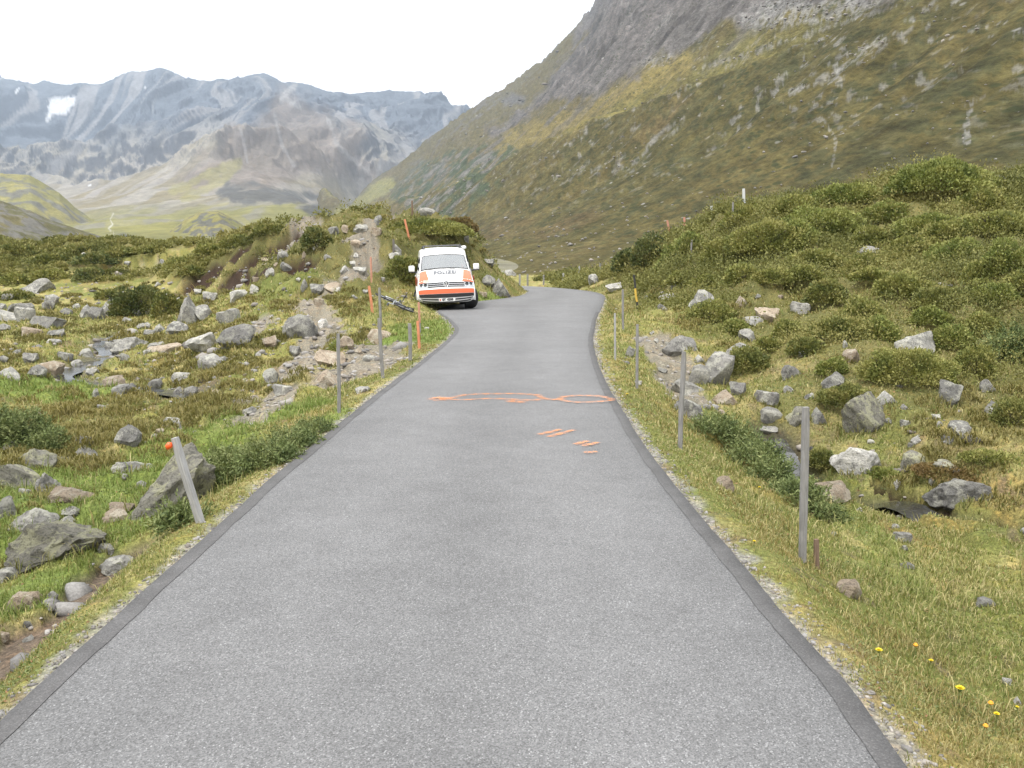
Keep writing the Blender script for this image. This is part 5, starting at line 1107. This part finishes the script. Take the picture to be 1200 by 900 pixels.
MB().tube([(0, -.185, .84), (0, -.22, .95)], .014, 8).build('seat_post', M['alu'], bike, True)
MB().add([(-.02,.04,.965),(.02,.04,.965),(.07,-.30,.985),(-.07,-.30,.985),(-.02,.04,.94),(.02,.04,.94),(.06,-.29,.945),(-.06,-.29,.945),(-.03,-.1,.962),(.03,-.1,.962)], [(0,1,9,8),(8,9,2,3),(4,7,6,5),(0,4,5,1),(1,5,6,2),(2,6,7,3),(3,7,4,0)]).build('saddle', M['rubber'], bike)
cr = MB().tube([(-.07, 0, .32), (.07, 0, .32)], .03, 10).tube([(.07, 0, .32), (.075, .12, .2)], .011, 6).tube([(-.07, 0, .32), (-.075, -.12, .44)], .011, 6).lathe([(.02, .05), (.085, .05), (.085, .055), (.02, .055)], 24, Matrix.Translation((0, 0, .32)), True).build('crank', M['alu'], bike)
for x_, y_, z_ in ((.125, .12, .2), (-.125, -.12, .44)): MB().box((x_, y_, z_), (.09, .08, .02)).build('pedal', M['bike'], cr)
# ------------------------------------------------------------------ the van
M['white_paint'] = simple('white_paint', (.80, .80, .80), .3, var=.03, coat=.6); M['red_orange'] = simple('red_orange_film', (.62, .115, .035), .4, var=.05, coat=.3); M['black_trim'] = simple('black_trim', (.018, .018, .02), .6); M['grey_trim'] = simple('grey_trim', (.10, .10, .105), .6)
M['chrome'] = simple('chrome', (.75, .76, .78), .15, 1.0, .03); M['lamp_glass'] = simple('lamp_glass', (.50, .53, .56), .12, .35, .1, coat=1); M['lamp_dark'] = simple('lamp_dark', (.05, .055, .06), .2); M['seat_cloth'] = simple('seat_cloth', (.06, .065, .07), .9)
M['letter_grey'] = simple('grey_lettering', (.10, .105, .12), .5); M['letter_black'] = simple('black_lettering', (.03, .03, .03), .5); M['steel'] = simple('steel_rim', (.42, .43, .45), .35, .7); M['plate'] = simple('plate_white', (.72, .73, .73), .5, var=.04)
m, nt, b, out = newmat('windscreen_glass'); tc = nd(nt, 'TexCoord').outputs['Object']
g = nd(nt, 'BsdfGlossy'); g.inputs['Roughness'].default_value = .0; g.inputs['Color'].default_value = (.95, .98, 1, 1); tr = nd(nt, 'BsdfTransparent'); tr.inputs['Color'].default_value = (.62, .70, .70, 1)
lw = nd(nt, 'LayerWeight'); lw.inputs['Blend'].default_value = .35; mx = nd(nt, 'MixShader'); r2 = ramp(nt, lw.outputs['Fresnel'], [(0, .24), (.3, .42), (1, 1)])
lk(nt, r2, mx.inputs[0]); lk(nt, tr.outputs[0], mx.inputs[1]); lk(nt, g.outputs[0], mx.inputs[2]); lk(nt, mx.outputs[0], out.inputs[0]); M['glass'] = m
m, nt, b, out = newmat('dark_glass'); b.inputs['Base Color'].default_value = (.012, .014, .016, 1); b.inputs['Roughness'].default_value = .05; M['dark_glass'] = m
PR = [(-2.28,.19,.84,.02),(-2.42,.24,.89,.10),(-2.47,.36,.925,.12),(-2.475,.50,.93,.12),(-2.45,.655,.93,.12),(-2.43,.685,.925,.12),(-2.38,.87,.905,.11),(-2.30,.975,.885,.10),(-2.05,1.115,.86,.08),(-1.70,1.265,.845,.07),(-1.02,1.775,.755,.06),(-.86,1.90,.757,.05),(-.45,1.985,.762,.045),(.6,2.02,.765,.045),(1.9,2.0,.765,.045),(2.24,1.88,.755,.05),(2.40,1.2,.85,.05),(2.46,.7,.92,.06),(2.44,.28,.90,.05)]
PR = np.array(PR)
def Sk(t, s, off=0.0):
    i = int(min(max(math.floor(t), 0), len(PR)-2)); f = t-i; y, z, w, bow = PR[i]*(1-f)+PR[i+1]*f
    e = .02; t0, t1 = max(t-.35, 0), min(t+.35, len(PR)-1)
    def yz(q): j = int(min(max(math.floor(q), 0), len(PR)-2)); g_ = q-j; return PR[j][:2]*(1-g_)+PR[j+1][:2]*g_
    d = yz(t1)-yz(t0); d /= np.linalg.norm(d)+1e-9; ny, nz = -d[1], d[0]
    c = max(0, (abs(s)-.80)/.20); o_ = -(bow*s*s+.05*c*c)+off
    return (w*s+off*.0, y+ny*o_, z+nz*o_)
def patch(tl, slo, shi, ns, off):
    V = []; F = []
    for t in tl:
        a, b_ = (slo(t) if callable(slo) else slo), (shi(t) if callable(shi) else shi)
        for j in range(ns+1): V.append(Sk(t, a+(b_-a)*j/ns, off))
    for i in range(len(tl)-1):
        for j in range(ns): k = i*(ns+1)+j; F.append((k, k+1, k+ns+2, k+ns+1))
    return V, F
VY = math.radians(7)
van = empty('police_van', (-2.38, 30.05, .045)); tag(van, 'white and orange police van parked half on the verge at the bend', 'van')
van.rotation_euler = Euler((0, math.radians(-2.2), VY), 'XYZ'); van.scale = (1, 1, 1)
TS = [0, .5, 1, 1.5, 2, 2.5, 3, 3.5, 4, 4.5, 5, 5.5, 6, 6.5, 7, 7.33, 7.66, 8, 8.33, 8.66, 9, 9.07, 9.5, 9.93, 10, 10.33, 10.66, 11, 11.5, 12, 12.5, 13, 13.5, 14, 14.33, 14.66, 15, 15.5, 16, 16.5, 17, 17.5, 18]
SSn = [-1, -.97, -.94, -.88, -.8, -.65, -.5, -.35, -.2, -.07, .07, .2, .35, .5, .65, .8, .88, .94, .97, 1]
V = [Sk(t, s) for t in TS for s in SSn]; ns = len(SSn); F = []
for i in range(len(TS)-1):
    if (TS[i] >= 9.05 and TS[i+1] <= 9.95) or (TS[i] >= 14.3 and TS[i+1] <= 15.01): 
        hole = True
    else: hole = False
    for j in range(ns-1):
        if hole and SSn[j] >= -.945 and SSn[j+1] <= .945: continue
        k = i*ns+j; F.append((k, k+1, k+ns+1, k+ns))
body = MB().add(V, F)
# sides: outline in the y-z plane with wheel arches, refined and bulged
def wside(z): return np.interp(z, [0, .3, .75, 1.0, 1.2, 1.9, 2.04], [.90, .925, .945, .935, .905, .765, .755])
EP = [Sk(t, 1) for t in TS]
def arch(yc): return [(yc-.39*math.cos(a), .33+.39*math.sin(a)) for a in np.linspace(PI, 0, 15)]
outl = [(e[1], e[2]) for e in EP]
bot = [(2.3, .24), (1.98, .22)]+[(y_, z_) for y_, z_ in arch(1.5)][0:15]
bot = [(2.3, .24)]+[(1.5+.39*math.cos(a), .33+.39*math.sin(a)) for a in np.linspace(-.25, PI+.25, 17)]+[(-1.5+.39*math.cos(a), .33+.39*math.sin(a)) for a in np.linspace(-.25, PI+.25, 17)]
bm = bmesh.new(); vs = [bm.verts.new((0, y_, z_)) for y_, z_ in outl+bot]; f_ = bm.faces.new(vs); nfix = len(outl)
fix = {i: EP[i][0] for i in range(nfix)}
bmesh.ops.triangulate(bm, faces=[f_]); bm.verts.ensure_lookup_table()
lay = bm.verts.layers.float.new('fx')
for i, v in enumerate(bm.verts): v[lay] = fix.get(i, -1)
bm.verts.index_update(); orig = len(bm.verts)
bmesh.ops.subdivide_edges(bm, edges=list(bm.edges), cuts=4, use_grid_fill=True)
sv = []
for i, v in enumerate(bm.verts):
    x_ = fix[i] if i < nfix else float(wside(v.co.z)); sv.append((x_, v.co.y, v.co.z))
# blend the last few centimetres before the front so the corner stays smooth
EPa = np.array(EP)
sv2 = []
for (x_, y_, z_) in sv:
    d_ = np.hypot(EPa[:, 1]-y_, EPa[:, 2]-z_); j = int(d_.argmin()); w_ = max(0, 1-d_[j]/.22); sv2.append((x_*(1-w_)+EPa[j, 0]*w_, y_, z_))
bm.verts.index_update(); fs = [tuple(v.index for v in f.verts) for f in bm.faces]; bm.free()
body.add(sv2, fs); body.add([(-a, b_, c) for a, b_, c in sv2], [tuple(reversed(f)) for f in fs])
bo = body.build('body', M['white_paint'], van, True, sharp=32)
MB().box((0, 0, .27), (1.70, 4.3, .06)).build('underbody', M['black_trim'], van)
def pt(name, mat, *ps, smooth=True, parent=None):
    mb = MB()
    for q in ps: mb.add(*patch(*q))
    return mb.build(name, mat, parent or van, smooth)
lin = lambda a, b_, n: list(np.linspace(a, b_, n))
pt('windscreen', M['glass'], (lin(9.06, 9.94, 8), -.925, .925, 14, .004))
pt('rear_window', M['glass'], (lin(14.33, 14.99, 6), -.93, .93, 12, .004))
fr = MB()
for q in ((lin(9.04, 9.10, 2), -.94, .94, 14, .006), (lin(9.92, 9.965, 2), -.94, .94, 14, .006), (lin(9.06, 9.94, 8), -.945, -.915, 1, .006), (lin(9.06, 9.94, 8), .915, .945, 1, .006)): fr.add(*patch(*q))
fr.build('windscreen_seal', M['black_trim'], van)
pt('hood_panel', M['red_orange'], (lin(6.15, 8.97, 10), -.985, lambda t: -.57-.055*(t-6.1), 5, .004)); pt('hood_panel', M['red_orange'], (lin(6.15, 8.97, 10), lambda t: .57+.055*(t-6.1), .985, 5, .004))
pt('bumper_stripe', M['red_orange'], (lin(3.0, 3.98, 5), -.965, .965, 18, .005))
pt('lower_grille', M['black_trim'], (lin(2.02, 2.94, 5), -.955, .955, 18, .005))
pt('air_slot', M['black_trim'], (lin(1.35, 1.72, 3), -.93, -.30, 8, .005)); pt('air_slot', M['black_trim'], (lin(1.35, 1.72, 3), .30, .93, 8, .005))
pt('lip_spoiler', M['grey_trim'], (lin(.3, .95, 4), -.9, .9, 12, .006))
gr = pt('grille', M['black_trim'], (lin(5.12, 5.98, 4), -.64, .64, 14, .004))
pt('chrome_bar', M['chrome'], (lin(5.30, 5.37, 2), -.63, .63, 14, .016), parent=gr); pt('chrome_bar', M['chrome'], (lin(5.62, 5.69, 2), -.63, .63, 14, .016), parent=gr); pt('chrome_bar', M['chrome'], (lin(5.93, 5.99, 2), -.63, .63, 14, .012), parent=gr)
for s_ in (-1, 1):
    a, b_ = (.645, .975)
    q = (lin(5.06, 6.06, 5), a, b_, 5, .006) if s_ > 0 else (lin(5.06, 6.06, 5), -b_, -a, 5, .006)
    hl = pt('headlight', M['lamp_glass'], q)
    for c_, r_ in ((.73, .055), (.87, .05)):
        cx, cy, cz = Sk(5.62, c_*s_, .01); mb = MB().lathe([(r_, 0), (r_*1.0, .012), (r_*.75, .012), (r_*.55, .004), (.001, .004)], 18, Matrix.Translation((cx, cy, cz)) @ Matrix.Rotation(-PI/2, 4, 'Z').inverted() @ Matrix.Rotation(PI, 4, 'Z')); mb.build('lens', M['lamp_dark'], hl, True)
    q = (lin(5.90, 6.05, 2), a, b_, 5, .010) if s_ > 0 else (lin(5.90, 6.05, 2), -b_, -a, 5, .010); pt('lamp_brow', M['lamp_dark'], q, parent=hl)
# emblem: ring with the two stacked letter shapes
ex, ey, ez = Sk(5.62, 0, .022); em = MB(); Re = Matrix.Translation((ex, ey, ez)) @ Matrix.Rotation(math.radians(-9), 4, 'X') @ Matrix.Rotation(PI/2, 4, 'Z')
em.lathe([(.085, -.012), (.098, -.006), (.098, .006), (.085, .012)], 32, Re, True)
eb = em.build('emblem', M['chrome'], van, True); dk = MB().lathe([(.001, .0), (.086, .0)], 28, Re); dk.build('emblem_disc', M['letter_grey'], eb)
st_ = MB()
def bar(a, b_, r=.0075): st_.tube([(ex+a[0], ey-.012, ez+a[1]), (ex+b_[0], ey-.012, ez+b_[1])], r, 6)
for s_ in (-1, 1): bar((s_*.036, .076), (0, .012)); bar((s_*.078, .034), (s_*.036, -.070)); bar((s_*.036, -.070), (0, .0))
st_.build('emblem_letters', M['white_paint'], eb)
def text_mesh(s, size):
    cu = bpy.data.curves.new('lettering', 'FONT'); cu.body = s; cu.size = size; cu.align_x = 'CENTER'; cu.align_y = 'CENTER'; cu.offset = .008; cu.space_character = 1.15; cu.fill_mode = 'FRONT'
    to = bpy.data.objects.new('lettering', cu); COL.objects.link(to); bpy.context.view_layer.update(); me = bpy.data.meshes.new_from_object(to.evaluated_get(bpy.context.evaluated_depsgraph_get()))
    V = [v.co[:] for v in me.vertices]; F = [tuple(p_.vertices) for p_ in me.polygons]; bpy.data.objects.remove(to); bpy.data.curves.remove(cu); bpy.data.meshes.remove(me); return V, F
V, F = text_mesh('POLIZEI', .15)
xs = [v[0] for v in V]; sc_ = .74/(max(xs)-min(xs)); tl = .34
MB().add([Sk(8.2+v[1]/tl*2.1, v[0]*sc_/.855, .034) for v in V], F).build('hood_lettering', M['letter_grey'], van)
px_, py_, pz_ = Sk(1.62, 0, .012); pl = MB().box((px_, py_, pz_-.01), (.52, .014, .115)).build('number_plate', M['plate'], van, bevel=.004)
V, F = text_mesh('GR 4200', .095); xs = [v[0] for v in V]; sc_ = .36/(max(xs)-min(xs)); MB().add([(px_+.02+v[0]*sc_, py_-.010, pz_-.01+v[1]*1.0) for v in V], F).build('plate_lettering', M['letter_black'], pl)
MB().box((px_-.215, py_-.009, pz_-.01), (.045, .004, .055)).build('plate_badge', M['red_orange'], pl)
for s_ in (-1, 1):
    mr = MB().box((s_*1.075, -1.34, 1.31), (.20, .10, .21)).build('mirror', M['white_paint'], van, True, bevel=.047)
    MB().box((s_*1.075, -1.34, 1.205), (.19, .09, .03)).build('mirror_base', M['black_trim'], mr, bevel=.008); MB().tube([(s_*.90, -1.36, 1.19), (s_*1.05, -1.34, 1.205)], .025, 8).build('mirror_arm', M['black_trim'], mr)
    MB().box((s_*1.075, -1.285, 1.31), (.17, .006, .17)).build('mirror_glass', M['dark_glass'], mr)
    # side windows, stripe, doors
    def sidep(name, poly, mat, off):
        bm = bmesh.new(); vs = [bm.verts.new((0, a, b_)) for a, b_ in poly]; f_ = bm.faces.new(vs); bmesh.ops.triangulate(bm, faces=[f_]); bmesh.ops.subdivide_edges(bm, edges=list(bm.edges), cuts=4, use_grid_fill=True)
        V = [(s_*(float(wside(v.co.z))+off), v.co.y, v.co.z) for v in bm.verts]; bm.verts.index_update(); F = [tuple(v.index for v in f.verts) for f in bm.faces]; bm.free()
        return MB().add(V, F).build(name, mat, van)
    sidep('side_window', [(-1.42,1.17),(-.36,1.17),(-.36,1.70),(-.90,1.70)], M['dark_glass'], .006)
    sidep('side_window', [(-.26,1.17),(.90,1.17),(.90,1.70),(-.26,1.70)], M['dark_glass'], .006); sidep('side_window', [(1.0,1.17),(2.14,1.17),(2.06,1.70),(1.0,1.70)], M['dark_glass'], .006)
    sidep('side_stripe', [(-2.08,.74),(2.25,.74),(2.25,1.02),(-1.95,1.02)], M['red_orange'], .005)
    for y_ in (-1.05, -.31, .95): sidep('door_seam', [(y_,.30),(y_+.012,.30),(y_+.012,1.72),(y_,1.72)] if y_ > -1 else [(y_,.75),(y_+.012,.75),(y_+.012,1.16),(y_,1.16)], M['black_trim'], .008)
    for y_ in (-.45, -.14): MB().box((s_*.955, y_, 1.06), (.03, .16, .03)).build('door_handle', M['white_paint'], van, bevel=.008)
    # wheels
    for wy in (-1.5, 1.5):
        st = math.radians(24) if wy < 0 else 0
        Mw = Matrix.Translation((s_*.83, wy, .30)) @ Matrix.Scale(1.06, 4) @ Matrix.Rotation(st, 4, 'Z') @ Matrix.Diagonal((s_, 1, 1, 1))
        wh = MB().lathe([(.20, -.10), (.30, -.115), (.328, -.09), (.335, -.04), (.335, .04), (.328, .09), (.30, .115), (.22, .11)], 36, Mw, True).build('wheel', M['rubber'], van, True, sharp=40)
        rm = MB().lathe([(.22, .09), (.225, .112), (.20, .10), (.05, .085), (.001, .095)], 30, Mw).build('rim', M['steel'], wh, True)
        hs = MB()
        for k in range(10):
            a = 2*PI*k/10; hs.lathe([(.001, 0), (.028, 0)], 10, Mw @ Matrix.Translation((.1005, math.cos(a)*.135, math.sin(a)*.135)))
        hs.build('rim_openings', M['black_trim'], wh)
        ar = MB(); n = 18; V = []; F = []
        for k in range(n+1):
            a = -.25+(PI+.5)*k/n
            for r_, x_ in ((.385, .93), (.425, .965), (.43, .935)): V.append((s_*x_, wy+r_*math.cos(a), .33+r_*math.sin(a)))
        for k in range(n):
            for j in range(2): F.append((k*3+j, k*3+j+1, k*3+j+4, k*3+j+3))
        ar.add(V, F).build('wheel_arch', M['white_paint'], van, True)
        MB().lathe([(.39, -.02), (.40, -.30), (.02, -.32)], 24, Matrix.Translation((s_*.93, wy, .33)) @ Matrix.Diagonal((s_, 1, 1, 1))).build('wheel_well', M['black_trim'], van)
    MB().box((s_*.865, 2.39, 1.15), (.10, .08, .5)).build('tail_light', M['red_orange'], van, bevel=.02)
for s_ in (-.42, .40): MB().tube([Sk(9.0, s_, .03), Sk(9.06, s_-.25, .02), Sk(9.05, s_-.52, .018)], .012, 6).build('wiper', M['black_trim'], van)
for s_ in (-.40, .40):
    st2 = MB().box((s_, -.10, .98), (.46, .14, .66)).build('seat', M['seat_cloth'], van, bevel=.05); MB().box((s_, -.08, 1.42), (.27, .11, .20)).build('headrest', M['seat_cloth'], st2, bevel=.04)
MB().box((0, -1.30, 1.10), (1.5, .5, .14)).build('dashboard', M['grey_trim'], van, bevel=.04); MB().box((0, -1.02, 1.60), (.22, .04, .07)).build('rear_view_mirror', M['black_trim'], van, bevel=.01)
for s_ in (-1, 1):
    rl = MB().tube([(s_*.62, -.62, 1.97), (s_*.63, -.4, 2.03), (s_*.63, 1.7, 2.04), (s_*.62, 1.9, 2.0)], .018, 8).build('roof_rail', M['grey_trim'], van, True)
for y_ in (-.35, 1.1):
    cb = MB().box((0, y_, 2.065), (1.30, .07, .022)).build('roof_bar', M['grey_trim'], van, bevel=.008)
    for s_ in (-1, 1): MB().add([(s_*.64-.05, y_-.05, 1.96), (s_*.64+.05, y_-.05, 1.96), (s_*.64+.05, y_+.05, 1.96), (s_*.64-.05, y_+.05, 1.96), (s_*.62-.03, y_-.04, 2.055), (s_*.62+.03, y_-.04, 2.055), (s_*.62+.03, y_+.04, 2.055), (s_*.62-.03, y_+.04, 2.055)], [(0,1,5,4),(1,2,6,5),(2,3,7,6),(3,0,4,7),(4,5,6,7),(3,2,1,0)]).build('bar_foot', M['black_trim'], cb)
MB().tube([(.77, -.55, 1.97), (.77, 1.9, 1.99)], .06, 12).build('awning', M['white_paint'], van, True)
# ------------------------------------------------------------------ camera, light, air
cam = bpy.data.cameras.new('camera'); cam.sensor_width = 36; cam.lens = 30; cam.clip_start = .05; cam.clip_end = 20000
co = bpy.data.objects.new('camera', cam); COL.objects.link(co); co.location = (0, 0, EYE); co.rotation_euler = (PI/2-PITCH, 0, 0); SC.camera = co
SUN_EL, SUN_AZ = 62, -140          # azimuth from the camera's forward, left negative
w = bpy.data.worlds.new('World'); SC.world = w; w.use_nodes = True; nt = w.node_tree; nt.nodes.clear()
out = nt.nodes.new('ShaderNodeOutputWorld'); bg = nt.nodes.new('ShaderNodeBackground'); bg.inputs[1].default_value = .1
sky = nt.nodes.new('ShaderNodeTexSky'); sky.sky_type = 'NISHITA'; sky.sun_disc = False
sky.sun_elevation = math.radians(SUN_EL); sky.sun_rotation = math.radians(SUN_AZ)
tc = nt.nodes.new('ShaderNodeTexCoord'); f = noise(nt, tc.outputs['Generated'], 2.2, 5, .55)
cl = ramp(nt, f, [(.25, (.99, .985, .97)), (.75, (1.09, 1.08, 1.06))])
sx = nd(nt, 'SeparateXYZ'); lk(nt, tc.outputs['Generated'], sx.inputs[0])
grad = ramp(nt, sx.outputs['Z'], [(0, 1.05), (.12, 1.05), (.95, 2.0)])      # an overcast sky is brightest overhead
cloud = mix(nt, 1.0, mix(nt, 1.0, cl, (10.5, 10.5, 10.5), 'MULTIPLY'), grad, 'MULTIPLY')
c = mix(nt, .95, sky.outputs[0], cloud); lk(nt, c, bg.inputs[0]); lk(nt, bg.outputs[0], out.inputs[0])
s = bpy.data.lights.new('sun', 'SUN'); s.energy = 2.7; s.angle = math.radians(16); s.color = (1, .96, .9)
so = bpy.data.objects.new('sun', s); COL.objects.link(so)
d = Vector((math.sin(math.radians(SUN_AZ))*math.cos(math.radians(SUN_EL)), math.cos(math.radians(SUN_AZ))*math.cos(math.radians(SUN_EL)), math.sin(math.radians(SUN_EL))))
so.rotation_euler = d.to_track_quat('Z', 'Y').to_euler(); so.location = d*50
if HAZE:
    mb = MB(); mb.box((0, 2800, 750), (12400, 7200, 1700))
    m = bpy.data.materials.new('haze'); m.use_nodes = True; nt = m.node_tree; nt.nodes.clear(); out = nt.nodes.new('ShaderNodeOutputMaterial')
    v = nt.nodes.new('ShaderNodeVolumePrincipled'); v.inputs['Color'].default_value = (.68, .82, 1.0, 1); v.inputs['Density'].default_value = HAZE; v.inputs['Anisotropy'].default_value = .2
    lk(nt, v.outputs[0], out.inputs['Volume'])
    o = mb.build('haze', m); tag(o, kind='stuff')
SC.render.engine = 'CYCLES'
SC.cycles.use_denoising = True; SC.cycles.use_adaptive_sampling = False
SC.cycles.max_bounces = 5; SC.cycles.diffuse_bounces = 2; SC.cycles.glossy_bounces = 3; SC.cycles.transmission_bounces = 4; SC.cycles.transparent_max_bounces = 8; SC.cycles.volume_bounces = 0
SC.cycles.caustics_reflective = False; SC.cycles.caustics_refractive = False
SC.view_settings.view_transform = 'Standard'; SC.view_settings.look = 'None'; SC.view_settings.exposure = .40; SC.view_settings.gamma = 1
